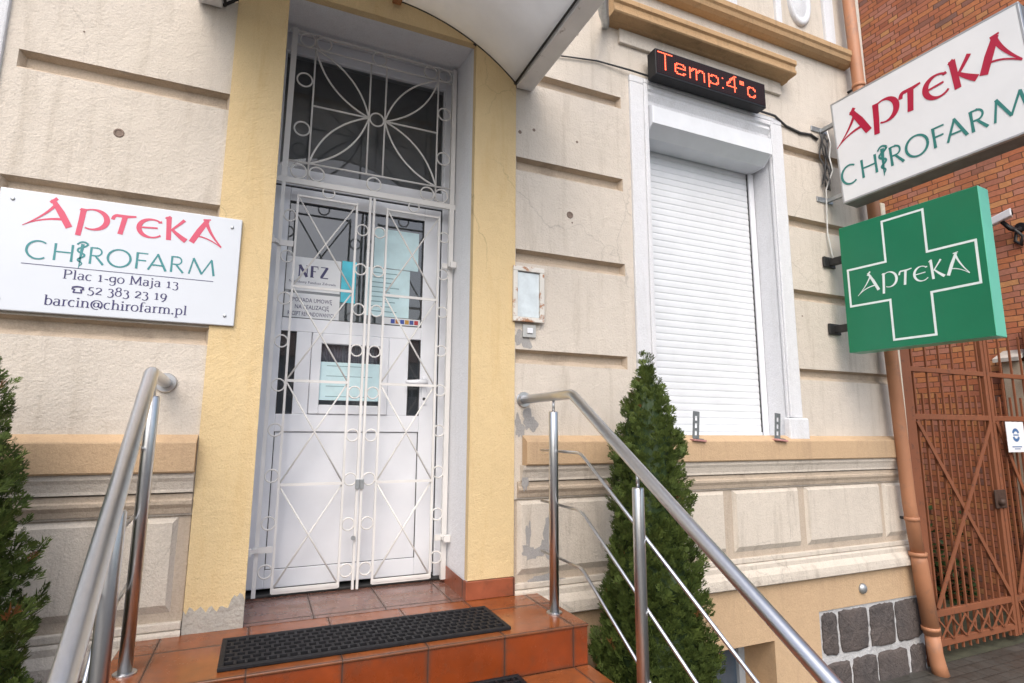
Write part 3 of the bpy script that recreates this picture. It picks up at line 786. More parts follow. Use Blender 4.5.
wall_grid(pl, 3.905, BX1, 0.175, 0.425, [], -0.020)
wall_grid(pl, BX0, SX0, GZ - .1, 0.425, [], -0.020)
wall_grid(pl, SX0, SX1, GZ - .1, 0.53, [], 0.03)
for a, b2 in (((BWX0, -.02), (BWX0, .34)), ((BWX1, .34), (BWX1, -.02))):
    pl.face([(a[0], a[1], -.36), (b2[0], b2[1], -.36), (b2[0], b2[1], BWZ1), (a[0], a[1], BWZ1)])
pl.face([(BWX0, -.02, BWZ1), (BWX1, -.02, BWZ1), (BWX1, .34, BWZ1), (BWX0, .34, BWZ1)])
pl.face([(BWX0, -.02, -.36), (BWX1, -.02, -.36), (BWX1, .34, -.36), (BWX0, .34, -.36)])
pl.face([(3.905, -.02, .175), (BX1, -.02, .175), (BX1, .03, .175), (3.905, .03, .175)])
pl.face([(BX1, -.02, .175), (BX1, .0, .175), (BX1, .0, .425), (BX1, -.02, .425)])
pl.build('plinth', M['ochre'], bld, label='smooth ochre painted plinth under the base moulding', recalc=False)
st = MB(); st.box(3.907, BX1 + .02, -0.010, 0.05, GZ - .1, 0.173); st.build('stone_mortar', M['mortar'], bld, label='pale mortar between the dark plinth stones')
rs = MB(); qs = random.Random(41)
rowz = [-.52, -.165, .168]
for j_, colx in ((0, [3.915, 4.22, 4.52, 4.90, 5.115]), (1, [3.915, 4.11, 4.45, 4.77, 5.115])):
    tops = [qs.uniform(-.02, .02) for _ in colx]
    for i_ in range(len(colx) - 1):
        xa, xb = colx[i_], colx[i_ + 1]; za, zb = rowz[j_], rowz[j_ + 1]
        cs_ = [(xa + .014, za + .014 + tops[i_] * j_), (xb - .014, za + .014 + tops[i_ + 1] * j_), (xb - .014 + qs.uniform(-.015, .01), zb - .014 - (.02 if j_ == 0 else 0)), (xa + .014 + qs.uniform(-.01, .015), zb - .014 - (.02 if j_ == 0 else 0))]
        cx_ = (xa + xb) / 2; cz_ = (za + zb) / 2; out = []
        for k in range(4):
            a, b2 = cs_[k], cs_[(k + 1) % 4]
            for f_ in range(9):
                t_ = f_ / 9; rd = .014 * (1 - min(1, min(t_, 1 - t_) * 9 / 1.4))
                x_ = a[0] + (b2[0] - a[0]) * t_; z_ = a[1] + (b2[1] - a[1]) * t_
                d_ = Vector((cx_ - x_, cz_ - z_)).normalized()
                out.append((x_ + d_.x * rd + qs.uniform(-.006, .006), z_ + d_.y * rd + qs.uniform(-.006, .006)))
        def shrink(pts, d):
            return [(x_ + (cx_ - x_) / max(1e-6, math.hypot(cx_ - x_, cz_ - z_)) * d, z_ + (cz_ - z_) / max(1e-6, math.hypot(cx_ - x_, cz_ - z_)) * d) for x_, z_ in pts]
        rings = [[rs.pt((x_, yy + qs.uniform(-.003, .003), z_)) for x_, z_ in shrink(out, dd)] for dd, yy in ((.0, -.006), (.003, -.019), (.018, -.026), (.06, -.030))]
        n_ = len(out)
        for a, b2 in zip(rings[:-1], rings[1:]):
            for k in range(n_): rs.idx([a[k], a[(k + 1) % n_], b2[(k + 1) % n_], b2[k]])
        c_ = rs.pt((cx_, -.030 - qs.uniform(0, .010), cz_))
        for k in range(n_): rs.idx([rings[-1][k], rings[-1][(k + 1) % n_], c_])
rs.build('rubble_stone', M['stone'], bld, label='dark squared rubble stones of the plinth beside the downpipe')
# cellar window
cw = MB(); CY = .27
for x0, x1, z0, z1 in ((BWX0, BWX1, -.04, BWZ1), (BWX0, BWX0 + .06, -.36, -.04), (BWX1 - .06, BWX1, -.36, -.04), (2.9, 2.95, -.36, -.04)): cw.box(x0 + .001, x1 - .001, CY, CY + .05, z0, z1 - .001)
cwo = cw.build('cellar_window', mat_plain('grey_blue_frame', (0.34, 0.40, 0.46), 0.5), bld)
cwg = MB(); cwg.face([(BWX0, CY + .03, -.36), (BWX1, CY + .03, -.36), (BWX1, CY + .03, BWZ1), (BWX0, CY + .03, BWZ1)]); cwg.build('pane', mat_plain('blue_grey_pane', (0.06, 0.09, 0.13), 0.12), cwo, recalc=False)
# pale strip on the corner beside the pipe
cs = MB(); cs.box(BX1 - .01, BX1 + .05, -0.03, 0.03, 0.30, 3.6, 0.006); cs.build('corner_strip', mat_render('cream_strip', (0.72, 0.66, 0.55), 0.08, 70, 0.004), bld)

# hood over the window, string course, parts of the upper storey
def hood(cx):
    h = MB()
    hp = [(0.0, 4.665), (-0.150, 4.632), (-0.156, 4.622), (-0.156, 4.588), (-0.140, 4.576), (-0.138, 4.545), (-0.148, 4.536), (-0.148, 4.512), (-0.140, 4.503), (-0.060, 4.497), (-0.050, 4.488), (0.0, 4.486)]
    h.extrude_x(hp, cx - .985, cx + .85); h.build('window_hood', M['cornice'], bld)
    f = MB(); f.box(cx - .86, cx + .80, -0.026, 0.01, 4.37, 4.485, 0.006)
    f.build('frieze_board', M['stucco'], bld)
hood(3.11); hood(1.09 - 3.11)
sc = MB()
sp = [(0.01, 5.005), (-0.10, 5.0), (-0.112, 4.99), (-0.112, 4.945), (-0.098, 4.93), (-0.090, 4.895), (-0.060, 4.872), (-0.030, 4.865), (0.01, 4.865)]
sc.extrude_x(sp, BX0, 4.80); sc.build('string_course', M['cornice'], bld)
for i, (cx0, cx1) in enumerate(((3.28, 3.46), (3.92, 3.99), (4.55, 4.68))):
    for m in (0, 1):
        a, b2 = (cx0, cx1) if m == 0 else (1.09 - cx1, 1.09 - cx0)
        f = MB(); f.box(a, b2, -0.03, 0.01, 5.006, 6.6, 0.01); f.build('lesene', M['white_plaster'], bld)
for cx in (4.235, 1.09 - 4.235):
    f = MB(fn := None) if False else MB()
    rings = []
    for q, yy in ((1.0, 0.0), (1.0, -.022), (0.93, -.034), (0.80, -.030), (0.72, -.018), (0.62, -.022), (0.35, -.036), (0.05, -.040)):
        rings.append([f.pt((cx + .14 * q * math.cos(k * math.pi / 16), yy, 5.395 + .245 * q * math.sin(k * math.pi / 16))) for k in range(32)])
    for a, b2 in zip(rings[:-1], rings[1:]):
        for k in range(32): f.idx([a[k], a[(k + 1) % 32], b2[(k + 1) % 32], b2[k]], True)
    f.build('medallion', M['white_plaster'], bld, label='white oval plaster medallion on the upper storey')
for x0, x1, z0, z1 in UW:
    f = MB()
    for a, b2, c, d in ((x0, x1, z1 - .08, z1), (x0, x1, z0, z0 + .08), (x0, x0 + .08, z0 + .08, z1 - .08), (x1 - .08, x1, z0 + .08, z1 - .08)): f.box(a, b2, .10, .16, c, d)
    fo = f.build('upper_window', M['pvc'], bld)
    gl = MB(); gl.face([(x0, .14, z0), (x1, .14, z0), (x1, .14, z1), (x0, .14, z1)]); gl.build('pane', M['glass_dark'], fo, recalc=False)
    r = MB()
    for a, b2 in (((x0, 0), (x0, .2)), ((x1, 0), (x1, .2))): r.face([(a[0], a[1], z0), (b2[0], b2[1], z0), (b2[0], b2[1], z1), (a[0], a[1], z1)])
    r.build('upper_reveal', M['white_plaster'], bld, recalc=False)
    k = MB(); k.face([(x0 - .3, .5, z0 - .3), (x1 + .3, .5, z0 - .3), (x1 + .3, .5, z1 + .3), (x0 - .3, .5, z1 + .3)]); k.build('dark_room', M['interior'], bld, recalc=False)

# shuttered window: surround, reveal, roller box, shutter, guides
def shuttered_window(dx):
    def T(p): return Vector((p[0] + dx, p[1], p[2]))
    s = MB(T)
    yo = -0.022
    # surround with a quarter-round inner edge
    for x0, x1, z0, z1 in ((2.334, WX0, 1.44, WZ1), (WX1, 3.888, 1.61, WZ1), (2.334, 3.888, WZ1, 4.137)):
        s.box(x0, x1, yo, 0.02, z0, z1, 0.008)
    for x0, x1, z0, z1 in ((WX0 - .040, WX0 - .004, 1.445, WZ1 + .004), (WX1 + .004, WX1 + .040, 1.612, WZ1 + .004), (WX0 - .040, WX1 + .040, WZ1 + .005, WZ1 + .034)): s.box(x0, x1, yo - .016, yo - .001, z0, z1, 0.006)
    s.box(3.715, 3.925, yo - .022, 0.02, 1.44, 1.609, 0.012)
    win = s.build('window', M['white_plaster'], bld)
    m = MB(T)   # moulded head inside the surround
    m.extrude_x([(0.02, 4.082), (-0.034, 4.082), (-0.040, 4.070), (-0.040, 4.045), (-0.026, 4.030), (-0.030, 4.005), (-0.018, 3.985), (-0.006, 3.965), (-0.002, 3.93), (0.01, 3.918), (0.30, 3.918), (0.30, 4.082)], WX0, WX1)
    m.build('window_head', M['white_plaster'], win)
    r = MB(T)
    r.face([(WX0, 0, WZ0), (WX0, .3, WZ0), (WX0, .3, WZ1), (WX0, 0, WZ1)]); r.face([(WX1, 0, WZ0), (WX1, .3, WZ0), (WX1, .3, WZ1), (WX1, 0, WZ1)])
    r.face([(WX0, -.01, WZ0 + .02), (WX1, -.01, WZ0 + .02), (WX1, .3, WZ0 + .03), (WX0, .3, WZ0 + .03)])
    r.build('window_reveal', M['white_plaster'], win, recalc=False)
    b = MB(T)   # five-sided roller box
    b.extrude_x([(0.19, 3.915), (-0.035, 3.915), (-0.060, 3.90), (-0.060, 3.765), (0.030, 3.690), (0.19, 3.690)], WX0 + .022, WX1 - .045)
    b.build('shutter_box', M['shutter'], win)
    for x in (WX0 + .010, WX1 - .044): e = MB(T); e.extrude_x([(0.19, 3.918), (-0.036, 3.918), (-0.064, 3.902), (-0.064, 3.762), (0.029, 3.686), (0.19, 3.686)], x, x + .011); e.build('box_cap', M['pvc'], win)
    t = MB(T)
    pit = 0.0525; z = 3.70; yb = 0.20
    x0, x1 = WX0 + .04, WX1 - .055
    prof = [(0.0, 0.0), (-0.0016, -0.003), (-0.0030, -0.013), (-0.0033, -0.026), (-0.0030, -0.039), (-0.0016, -0.0474), (0.0012, -0.0486)]
    prev = None
    while z > 1.50:
        for py, pz in prof:
            cur = (t.pt((x0, yb + py, z + pz)), t.pt((x1, yb + py, z + pz)))
            if prev: t.idx([prev[0], prev[1], cur[1], cur[0]])
            prev = cur
        z -= pit
    t.box(x0, x1, yb - .012, yb + .006, 1.458, z + .003, .003)
    t.build('roller_shutter', M['shutter'], win, recalc=False)
    for a in (WX0 + .004, WX1 - .056): gd = MB(T); gd.box(a, a + .052, yb - .030, yb + .012, 1.455, 3.69, 0.004); gd.build('guide_rail', M['pvc'], win)
    gk = MB(T)
    gk.box(WX1 - .0605, WX1 - .0565, yb - .014, yb + .0, 1.46, 3.69)
    gk.build('brush_seal', M['gasket'], win)
    return win
shuttered_window(0.0)
shuttered_window(LX0 - WX0)

# ---- entrance door
DY = 0.52
door = MB()
FZ0 = 0.566
for x0, x1, z0, z1 in ((-0.125, -0.035, FZ0, 4.12), (1.078, 1.134, FZ0, 4.12), (-0.035, 1.078, 3.985, 4.12), (-0.035, 1.078, 3.055, 3.175)):
    door.box(x0, x1, DY, DY + .075, z0, z1, 0.006)
for x0, x1, z0, z1 in ((-0.035, -0.010, 3.175, 3.985), (1.070, 1.078, 3.175, 3.985)):
    door.box(x0, x1, DY + .01, DY + .06, z0, z1, 0.004)
dr = door.build('entrance_door', M['pvc'], bld, label='white plastic entrance door with a dark transom light')
lf = MB(); y0, y1 = DY + .008, DY + .066
lf.box(-0.028, 0.068, y0, y1, FZ0 + .02, 3.045, .005); lf.box(0.952, 1.072, y0, y1, FZ0 + .02, 3.045, .005)
for z0, z1 in ((2.955, 3.045), (2.105, 2.19), (1.485, 1.592), (FZ0 + .02, 0.69)): lf.box(0.068, 0.952, y0 + .001, y1, z0, z1, .004)
lf.box(0.160, 0.250, y0 + .002, y1, 1.592, 2.105, .004); lf.box(0.738, 0.870, y0 + .002, y1, 1.592, 2.105, .004)
leaf = lf.build('door_leaf', M['pvc'], dr)
lp = MB(); lp.box(0.066, 0.954, y0 + .010, y1 - .01, 0.688, 1.487); lp.build('door_panel', M['pvc'], dr)
gk = MB()
for x0, x1, z0, z1 in ((.068, .952, .688, 1.487), (.068, .160, 1.592, 2.105), (.870, .952, 1.592, 2.105), (.068, .952, 2.19, 2.955)):
    for a, b2, c, d in ((x0, x1, z0, z0 + .005), (x0, x1, z1 - .005, z1), (x0, x0 + .005, z0, z1), (x1 - .005, x1, z0, z1)):
        gk.box(a, b2, y0 + .0045, y0 + .012, c, d)
for a, b2, c, d in ((-.034, -.029, .58, 3.05), (1.073, 1.0775, .58, 3.05), (-.03, 1.075, 3.047, 3.053)): gk.box(a, b2, DY + .006, DY + .03, c, d)
gk.build('gasket', M['gasket'], dr)
hf = MB()
for a, b2, c, d in ((.252, .312, 1.594, 2.103), (.688, .736, 1.594, 2.103), (.312, .688, 2.038, 2.103), (.312, .688, 1.594, 1.652)): hf.box(a, b2, y0 - .010, y1, c, d, .006)
hf = hf.build('serving_hatch', M['pvc'], dr, label='small white framed hatch window in the door')
def pane(x0, x1, z0, z1, parent, m='glass', y=DY + .03):
    gl = MB(); gl.face([(x0, y, z0), (x1, y, z0), (x1, y, z1), (x0, y, z1)]); return gl.build('glass_pane', M[m], parent, recalc=False)
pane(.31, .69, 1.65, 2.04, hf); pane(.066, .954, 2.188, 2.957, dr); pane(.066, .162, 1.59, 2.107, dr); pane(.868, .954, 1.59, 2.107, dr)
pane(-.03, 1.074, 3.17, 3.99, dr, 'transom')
ha = MB(); ha.box(0.965, 1.000, y0 - .012, y0, 1.665, 1.855, .008); ha.tube([(0.985, y0 - .008, 1.815), (0.985, y0 - .05, 1.815), (0.845, y0 - .055, 1.812)], .011, 8)
ha = ha.build('door_handle', M['pvc'], dr)
kh = MB(); kh.disc((0.982, y0 - .0125, 1.705), .010, .004, (0, -1, 0), 12); kh.build('keyhole', M['dark_metal'], ha)
# room behind the door glass
rm = MB()
for q in ([(-.9, .62, .5), (2.0, .62, .5), (2.0, 4.4, .5), (-.9, 4.4, .5)], [(-.9, .62, 4.3), (2.0, .62, 4.3), (2.0, 4.4, 4.3), (-.9, 4.4, 4.3)],
          [(-.9, .62, .5), (-.9, 4.4, .5), (-.9, 4.4, 4.3), (-.9, .62, 4.3)], [(2.0, .62, .5), (2.0, 4.4, .5), (2.0, 4.4, 4.3), (2.0, .62, 4.3)], [(-.9, 4.4, .5), (2.0, 4.4, .5), (2.0, 4.4, 4.3), (-.9, 4.4, 4.3)],
          [(-.9, .62, .5), (-.12, .62, .5), (-.12, .62, 4.3), (-.9, .62, 4.3)], [(1.13, .62, .5), (2.0, .62, .5), (2.0, .62, 4.3), (1.13, .62, 4.3)]): rm.face(q)
rm.build('hall_interior', M['interior'], bld, recalc=False)
cu = MB()
for i in range(22):
    x = .32 + i * .0168
    cu.tube([(x, DY + .10, 1.93), (x, DY + .10, 2.05)], .009, 6)
cu.build('hatch_curtain', M['blinds'], dr)
# rusty plugs and small drill holes in the plaster
for x, z, r in ((-0.756, 2.959, .030), (1.823, 2.952, .032)):
    f = MB(); f.ring((x, .002, z), r * .62, .006, 20); f.disc((x, .002, z), r * .6, .003, (0, -1, 0), 16)
    f.build('wall_plug', M['plug'], bld)
for x, z, r in ((1.447, 3.473, .016), (1.551, 3.512, .014), (1.886, 3.499, .012), (1.897, 4.341, .016), (1.84, 2.90, .008), (3.99, 2.44, .008), (-.95, 3.46, .006)):
    f = MB(); f.disc((x, .0005, z), r * .8, .002, (0, -1, 0), 12); f.build('drill_hole', M['plug'], bld)
# peeled plaster near the right of the porch
def blotch(mb, x, z, rx, rz, y, seed):
    q = random.Random(seed); n = 26; pts = []
    k1, k2, k3 = q.uniform(0, 6), q.uniform(0, 6), q.uniform(0, 6)
    for i in range(n):
        a = i * 2 * math.pi / n
        s = 1 + .28 * math.sin(2 * a + k1) + .2 * math.sin(3 * a + k2) + .16 * math.sin(7 * a + k3) + q.uniform(-.08, .08)
        pts.append((x + rx * s * math.cos(a), y, z + rz * s * math.sin(a)))
    c = mb.pt((x, y, z)); ids = [mb.pt(p) for p in pts]
    for i in range(n): mb.idx([c, ids[i], ids[(i + 1) % n]])
for x, z, rx, rz, y, s in ((1.655, .92, .035, .10, -.0150, 3), (1.625, .80, .04, .05, -.0156, 5), (1.535, .78, .06, .045, -.0162, 7), (1.505, .88, .014, .09, -.0168, 8), (1.45, 1.52, .028, .07, -.0012, 9), (1.52, 1.56, .05, .06, -.0012, 10), (1.47, 2.07, .05, .06, -.0012, 11), (1.63, .62, .10, .025, -.0085, 12), (1.48, 1.21, .018, .08, -.0315, 14)):
    bp = MB(); blotch(bp, x, z, rx, rz, y, s); bp.build('bare_patch', M['bare'], bld, label='peeled grey patch in the plaster beside the porch', recalc=False)

# ---- steps
steps = thing('entrance_stairs', 'glossy terracotta tiled stairs and landing in front of the door', 'stairs', (0.53, -0.6, GZ))
SXa, SXb = -0.50, 1.555
NT = 5; RISE = .19; TRD = .30
tp, fr, sd_ = MB(), MB(), MB()
tp.box(SXa - .006, SXb + .006, -0.606, 0.03, 0.538, 0.55, 0.004)
fl = MB(); fl.face([(DX0 - .12, -0.012, 0.5515), (1.14, -0.012, 0.5515), (1.14, 0.60, 0.5515), (DX0 - .12, 0.60, 0.5515)])
z = 0.55
for k in range(NT):
    yf = -0.60 - TRD * k
    if k > 0: tp.box(SXa - .006, SXb + .006, yf - .006, yf + TRD - .0005, z - .012, z, 0.004)
    fr.face([(SXa, yf, z - RISE), (SXb, yf, z - RISE), (SXb, yf, z - .012), (SXa, yf, z - .012)])
    for x in (SXa, SXb): sd_.face([(x, yf, GZ), (x, yf + (TRD if k else .62), GZ), (x, yf + (TRD if k else .62), z - .012), (x, yf, z - .012)])
    z -= RISE
tp.build('tread', M['tile_top'], steps); fr.build('riser', M['tile_front'], steps, recalc=False); sd_.build('side_face', M['tile_side'], steps, recalc=False)
fl.build('porch_floor', M['tile_floor'], steps, label='duller brown tiles inside the doorway', recalc=False)
th = MB(); th.box(-0.12, 1.12, .47, .60, .552, .566, .003); th.build('threshold', M['dark_metal'], steps)

# ---- rubber mats
def mat_mesh(x0, x1, y0, y1, z, nx, ny):
    m = MB(); h = .018; rim = .022
    for a, b2, c, d in ((x0, x1, y0, y0 + rim), (x0, x1, y1 - rim, y1), (x0, x0 + rim, y0 + rim, y1 - rim), (x1 - rim, x1, y0 + rim, y1 - rim)): m.box(a, b2, c, d, z + .001, z + h, .004)
    ix0, ix1, iy0, iy1 = x0 + rim, x1 - rim, y0 + rim, y1 - rim
    px, py = (ix1 - ix0) / nx, (iy1 - iy0) / ny
    for j in range(1, ny): m.box(ix0, ix1, iy0 + j * py - .0055, iy0 + j * py + .0055, z + .003, z + h - .001, .0015)
    for j in range(ny):
        for i in range(nx + 1):
            x = ix0 + (i + (.5 if j % 2 else 0)) * px
            if ix0 + .004 < x < ix1 - .004: m.box(x - .0055, x + .0055, iy0 + j * py + .0055, iy0 + (j + 1) * py - .0055, z + .003, z + h - .0015)
    m.face([(ix0, iy0, z + .0015), (ix1, iy0, z + .0015), (ix1, iy1, z + .0015), (ix0, iy1, z + .0015)])
    return m
m = mat_mesh(-0.098, 1.165, -0.545, -0.190, 0.55, 30, 7).build('door_mat', M['rubber'])
rebase(tag(m, 'black perforated rubber mat lying on the top landing in front of the door', 'mat', 'rubber mats on the stairs'), (.53, -.37, .55))
m = mat_mesh(-0.10, 1.175, -0.90, -0.604, 0.36, 30, 6).build('door_mat', M['rubber'])
rebase(tag(m, 'black perforated rubber mat on the step below the landing', 'mat', 'rubber mats on the stairs'), (.53, -.76, .36))

# ---- handrails
def handrail(label, wx, bend, far, posts, side):
    """wall end (wx, 0), bend point, direction of the slope to far; posts = (y, z foot, y top)"""
    h = thing('handrail', label, 'handrail', (wx, -.6, GZ), 'steel handrails beside the steps')
    W = Vector((wx, -.012, bend[2])); Bd = Vector(bend); F = Vector(far)
    def along(y):   # point on the rail axis
        if y > Bd.y: return W.lerp(Bd, (y - W.y) / (Bd.y - W.y))
        return Bd.lerp(F, (y - Bd.y) / (F.y - Bd.y))
    r = MB()
    path = [W, Bd + (W - Bd).normalized() * .03]
    path += [Vector(p) for p in bez(path[-1], Bd, Bd + (F - Bd).normalized() * .03, n=4)][1:]
    end = F + Vector((0, -.10, 0))
    path += [F - (F - Bd).normalized() * .05] + [Vector(p) for p in bez(F - (F - Bd).normalized() * .05, F, end, n=5)][1:]
    r.tube(path, .0265, 16); r.build('rail', M['steel'], h)
    fl = MB(); fl.disc((wx, -.0005, bend[2]), .048, .012, (0, -1, 0), 28); fl.build('wall_flange', M['steel'], h)
    for y, z, gap in posts:
        a = along(y); top = a.z - gap
        p = MB(); p.tube([(a.x, y, z + .004), (a.x, y, top - .006), (a.x, y, top)], [.0255, .0255, .023], 16)
        po = p.build('post', M['steel'], h)
        q = MB(); q.tube([(a.x, y, top - .002), (a.x, y, a.z - .02)], .0075, 8); q.build('stem', M['steel'], po)
        q = MB(); q.disc((a.x, y, z + .0005), .042, .008, (0, 0, 1), 24); q.build('foot_flange', M['steel'], po)
    for dz in (.302, .59, .868):
        q = MB(); off = Vector((side * .034, 0, 0))
        s0 = Vector((wx, -.18, bend[2] - dz)) + off; b0 = Vector((bend[0], bend[1] - .02, bend[2] - dz)) + off
        f0 = Vector((F.x, F.y, F.z - dz)) + off
        f0 = b0.lerp(f0, .96)
        d1 = (b0 - s0).normalized(); d2 = (f0 - b0).normalized()
        q.tube([s0, b0 - d1 * .04] + bez(b0 - d1 * .04, b0, b0 + d2 * .04, n=4)[1:] + [f0], .0078, 8)
        q.build('infill_rod', M['steel'], h)
    return h
handrail('stainless steel handrail with three thin rods right of the stairs, crossing the conifer', 1.478, (1.478, -.607, 1.69), (1.478, -2.22, .695), [(-.397, .55, .085), (-1.16, .17, .085), (-2.16, GZ, .085)], 1)
handrail('stainless steel handrail left of the stairs, fixed to the wall under the white name board', -.444, (-.421, -.553, 1.72), (-.292, -2.22, .69), [(-.415, .55, .085), (-1.16, .17, .085), (-2.16, GZ, .085)], -1)

# ---- security grille in front of the door
GY = 0.40
gr = thing('security_grille', 'cream painted iron security grille with circles and petal fanlight before the door', 'security grille', (.56, GY, .57))
f = MB(); sq = .022
f.bar((.020, GY, 3.05), (.026, GY, 4.075), .034, .03); f.bar((1.104, GY, .575), (1.106, GY, 4.075), .03, .03); f.bar((.018, GY, .575), (.021, GY, 3.02), .022, .022)
f.bar((.0, GY + .004, 4.062), (1.13, GY + .004, 4.062), .014, .014); f.bar((-.05, GY - .004, 3.032), (1.13, GY - .004, 3.032), .036, .02)
frame = f.build('outer_frame', M['grille'], gr)
for z_ in (2.60, .83):
    f = MB(); f.box(1.085, 1.128, GY - .080, GY - .055, z_ - .022, z_ + .022, .004); f.bar((1.04, GY - .02, z_), (1.10, GY - .02, z_), .034, .008); f.bar((1.093, GY - .06, z_), (1.093, GY - .02, z_), .03, .02, (0, 0, 1))
    f.build('hinge_block', M['grille'], gr)
for z_ in (2.62, .83):
    f = MB(); f.box(-.040, -.008, GY - .080, GY - .055, z_ - .022, z_ + .022, .004); f.bar((.0, GY - .02, z_), (.10, GY - .02, z_), .034, .008); f.bar((-.02, GY - .055, z_), (.01, GY - .02, z_), .03, .02, (0, 0, 1))
    f.build('hinge_block', M['grille'], gr)
tb = MB(); x0, x1, z0, z1 = .157, .988, 3.165, 3.965; ba, bb = .516, .622; zc = 3.563; rod = .0062
for a, b2 in (((x0, GY, 3.06), (x0, GY, 4.06)), ((x1, GY, 3.06), (x1, GY, 4.06)), ((ba, GY, z0), (ba, GY, z1)), ((bb, GY, z0), (bb, GY, z1))): tb.tube([a, b2], rod, 6)
for a, b2 in (((.03, GY, z1), (1.10, GY, z1)), ((.03, GY, z0), (1.10, GY, z0)), ((x0, GY, zc), (ba, GY, zc)), ((bb, GY, zc), (x1, GY, zc))): tb.tube([a, b2], rod, 6)
for cx, ex in ((ba, x0), (bb, x1)):
    for ez in (z0, z1):
        A = Vector((cx, GY, zc)); Bc = Vector((ex, GY, ez)); d = Bc - A; nrm = Vector((-d.z, 0, d.x))
        for s in (.26, -.26):
            tb.tube([Vector(p) for p in bez(tuple(A), tuple((A + Bc) / 2 + nrm * s), tuple(Bc), n=14)], rod, 6)
for cx, cz in (((ba + bb) / 2, zc), (.101, 3.73), (.104, 3.391), (1.038, 3.716), (1.038, 3.379), (.105, 4.015), (.206, 4.015), (.568, 4.013), (.929, 4.013), (1.035, 4.013), (.102, 3.103), (.209, 3.103), (.569, 3.103), (.93, 3.103), (1.03, 3.103)):
    tb.ring((cx, GY, cz), .046, .0055, 24)
tb.build('fanlight_panel', M['grille'], gr, label='fixed fanlight grille with four petals about a ring')
ringz = [2.775 - .262 * k for k in range(9)]
hz = [2.94, 2.36, 1.785, 1.182, .605]
for xa, xb, xs_, so, hx in ((.110, .468, .551, .030, .070), (.664, 1.018, .577, 1.092, 1.056)):
    lf = MB()
    for x in (xa, xb): lf.bar((x, GY - .006, .59), (x, GY - .006, 2.95), .013, .013)
    lf.bar((xs_, GY - .006, .57), (xs_, GY - .006, 3.0), .014, .018)
    for i, zz in enumerate(hz): lf.bar((xa, GY - .010, zz), (xb, GY - .010, zz), .016 if i else .012, .008)
    for t, b2 in zip(hz[:-1], hz[1:]):
        lf.tube([(xa, GY - .002, t), (xb, GY - .002, b2)], .0055, 6); lf.tube([(xb, GY + .004, t), (xa, GY + .004, b2)], .0055, 6)
    mid = (xb + xs_) / 2 if xs_ > xb else (xa + xs_) / 2
    for zz in ringz:
        lf.ring((mid, GY - .004, zz), .036, .005, 20)
        lf.ring((hx, GY - .004, zz + .03), .036, .005, 20)
    lf.ring(((xa + xb) / 2, GY - .004, 2.99), .036, .005, 20)
    lf.bar((min(xa, xb) if xs_ > xb else xa, GY - .006, .60), (xb, GY - .006, .60), .03, .006)
    leaf = lf.build('grille_leaf', M['grille'], gr)
    lk = MB(); lk.box(xs_ - .012, xs_ + .012, GY - .03, GY - .008, 1.145, 1.205, .003)
    if xs_ < .56: lk.disc((xs_ - .012, GY - .03, .865), .014, .01, (0, -1, 0), 10)
    lk.build('lock', M['zinc'], leaf)

# ---- papers behind the door glass
PY = DY + .0265
def paper(name, x0, x1, z0, z1, mat, label, cat='notice', lines=(), y=PY, group='papers stuck on the door glass', ink=None):
    ink = ink or M['navy_print']
    p = thing(name, label, cat, ((x0 + x1) / 2, y, z0), group)
    b = MB(); b.box(x0, x1, y, y + .0015, z0, z1); b.build('sheet', mat, p)
    if lines:
        t = MB(lambda q: Vector((x0 + q[0], y - .0008 - q[2] * .2, z0 + q[1])))
        lines(t, x1 - x0, z1 - z0); t.build('lettering', ink, p, recalc=False)
    return p
def nfz(t, w, h):
    S = [([(0, 0), (0, 1)], [.12, .12]), ([(0, 1), (.72, 0)], [.24, .24]), ([(.72, 0), (.72, 1)], [.10, .10]), ([(-.1, .98), (.16, .98)], [.06] * 2), ([(-.1, .02), (.12, .02)], [.06] * 2), ([(.6, .98), (.84, .98)], [.06] * 2),
         ([(1.18, 0), (1.18, 1)], [.24, .24]), ([(1.05, .97), (1.75, .97)], [.08, .10]), ([(1.18, .53), (1.55, .53)], [.08, .08]), ([(1.02, .02), (1.38, .02)], [.06] * 2), ([(1.72, .97), (1.75, .76)], [.05] * 2),
         ([(2.0, .97), (2.72, .97)], [.08, .08]), ([(2.62, .95), (2.08, .05)], [.24, .24]), ([(2.0, .03), (2.75, .03)], [.08, .10])]
    draw(t, S, w * .25, h * .42, w * .19, h * .34)
    font_text(t, 'Narodowy Fundusz Zdrowia', w * .08, h * .23, h * .10, w * .84, .001)
def umowa(t, w, h):
    for i, (s, a) in enumerate((('POSIADA UMOWĘ', .72), ('NA REALIZACJĘ', .62), ('RECEPT REFUNDOWANYCH', .86))):
        font_text(t, s, w * (1 - a) / 2, h * (.68 - .26 * i), h * .22, w * a, .001)
def lines_n(n, fill=.8):
    def fn(t, w, h):
        q = random.Random(int(w * 1e4))
        for i in range(n):
            zz = h * (.9 - .8 * i / max(1, n - 1)); ribbon(t, [(w * .1, zz), (w * (.5 + .4 * q.random()), zz)], h * .018)
    return fn
paper('notice', .067, .405, 2.372, 2.593, M['paper'], 'white sheet lettered NFZ in navy on the door glass', lines=nfz)
paper('notice', .075, .408, 2.183, 2.355, M['paper'], 'white sheet with three lines of capitals below the NFZ sheet', lines=umowa)
paper('notice', .412, .505, 2.32, 2.60, M['paper_cyan'], 'narrow cyan leaflet between the NFZ sheet and the pale posters', 'leaflet')
paper('poster', .615, .92, 2.585, 2.86, M['paper_pale'], 'blank pale poster at the top right of the door glass', 'poster')
paper('poster', .565, .865, 2.25, 2.58, M['paper_pale'], 'pale printed poster below the blank poster in the door glass', 'poster', lines=lines_n(9), ink=M['faint_ink'])
